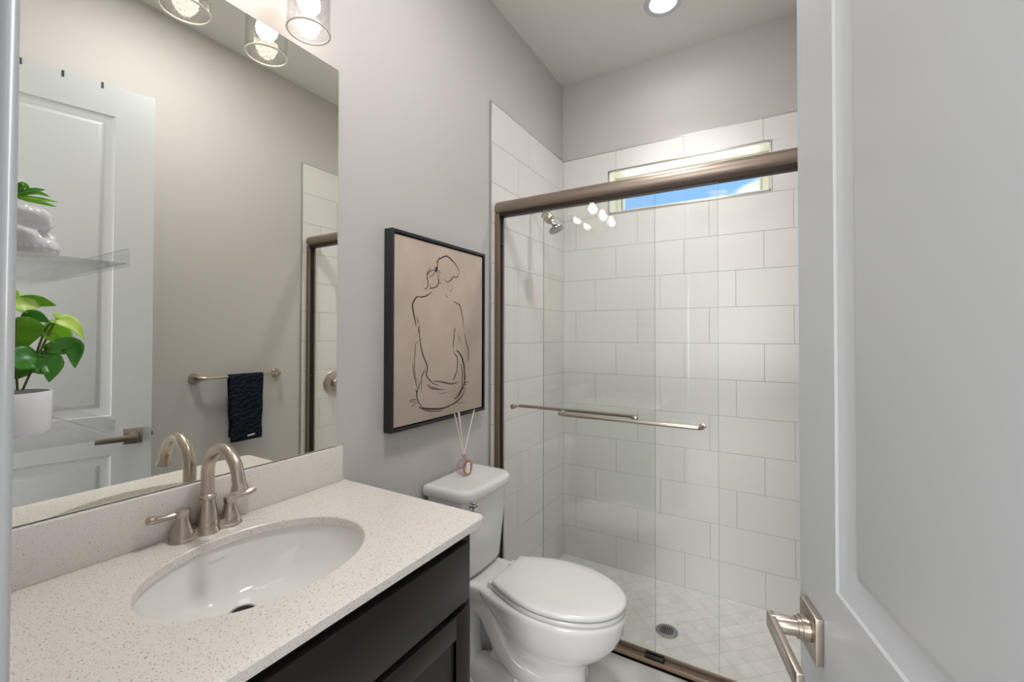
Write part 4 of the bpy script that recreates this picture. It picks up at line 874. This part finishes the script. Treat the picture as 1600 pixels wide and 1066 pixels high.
for i in range(10):     # the rest of the rosette
    a = R(36*i+10); ca_, sa_ = math.cos(a), math.sin(a); mb = cols[i % 2]
    if sa_ > 0.55: continue
    q = [Vector((SKX+ca_*r, SKY-0.004+sa_*r, 1.530+h)) for r, h in ((0.002, 0), (0.014, 0.010), (0.025, 0.008))]
    P = catmull(q, 5); rows = []
    for k, p in enumerate(P):
        t = k/(len(P)-1); w_ = 0.0042*math.sin(PI*(0.12+0.88*t))**0.7 if t < 1 else 0.0002; sd = Vector((-sa_, ca_, 0)); rows.append([p+sd*w_*z+Vector((0, 0, abs(z)*w_*0.5)) for z in (-1, -.5, 0, .5, 1)])
    mb.loft(rows, False, False, closed=False)
for c, mb in cols.items(): mb.build('succulent', M['leaf%d' % c], skp, angle=80, solid=0.0006, fixn=False)
# trailing plant in a small white pot
PX, PY, PZ = 0.470, 0.1300, 1.2680
pl = thing('potted_plant', 'small leafy green plant in a white pot on the lower shelf', 'plant', (PX, PY, PZ))
m_ = MB(); m_.lathe([(0.030, 0.0), (0.0335, 0.002), (0.035, 0.006), (0.0355, 0.047), (0.0350, 0.048), (0.0335, 0.048), (0.0330, 0.041), (0.0, 0.041)], (PX, PY, PZ), n=56, cap1=False); m_.build('pot', M['pot'], pl)
m_ = MB(); m_.lathe([(0.0328, 0.0415), (0.018, 0.0432), (0.0, 0.0435)], (PX, PY, PZ), n=32, cap0=False, cap1=False); m_.build('soil', M['soil'], pl, fixn=False)
m_ = MB()
for s in STEMS: m_.tube(catmull([(0.455+0.004*i, a, b) for i, (a, b) in enumerate(s)], 6), 0.0012, 8)
m_.build('stems', M['stem'], pl)
lm = {0: MB(), 1: MB(), 2: MB()}
for i, (pts, hw, c) in enumerate(LEAVES): leaf(lm[c], pts, hw*1.7, 0.452+0.004*((i*5) % 4), (1, -0.7, 0.8, -1)[i % 4])
# leaves on the side hidden by the door casing
for i in range(9):
    y = 0.132-0.010*(i % 3); z = 1.338+0.010*i; sx = 1 if i % 2 else -1
    leaf(lm[i % 3], [(y, z), (y-0.006, z+0.004), (y-0.016, z-0.004)], 0.0085, 0.455+sx*0.016, sx)
for c, mb in lm.items(): mb.build('foliage', M['leaf%d' % c], pl, angle=80, solid=0.0004, fixn=False)
# spiky air plant at the far end of the upper shelf
AX, AY, AZ = 0.330, 0.146, 1.4637
ap = thing('air_plant', 'spiky pale green air plant beyond the skull on the upper shelf', 'plant', (AX, AY, AZ))
m_ = MB(); m_.lathe([(0.006, 0.0003), (0.009, 0.004), (0.008, 0.010), (0.004, 0.014)], (AX, AY, AZ), n=20); m_.build('bulb', M['stem'], ap)
m_ = MB(); rs = np.random.RandomState(4)
for i in range(26):
    a = rs.uniform(0, 2*PI); l = rs.uniform(0.018, 0.036); up_ = rs.uniform(0.006, 0.034); ca_, sa_ = math.cos(a), math.sin(a)
    if sa_ < -0.7: l = min(l, 0.022)
    P = catmull([(AX, AY, AZ+0.008), (AX+ca_*l*.5, AY+sa_*l*.5, AZ+0.008+up_), (AX+ca_*l, AY+sa_*l, AZ+0.006+up_*rs.uniform(.5, 1.1))], 5)
    m_.tube(P, [0.0012*(1-k/(len(P)-1))+0.0002 for k in range(len(P))], 6)
m_.build('blades', M['leaf1'], ap)
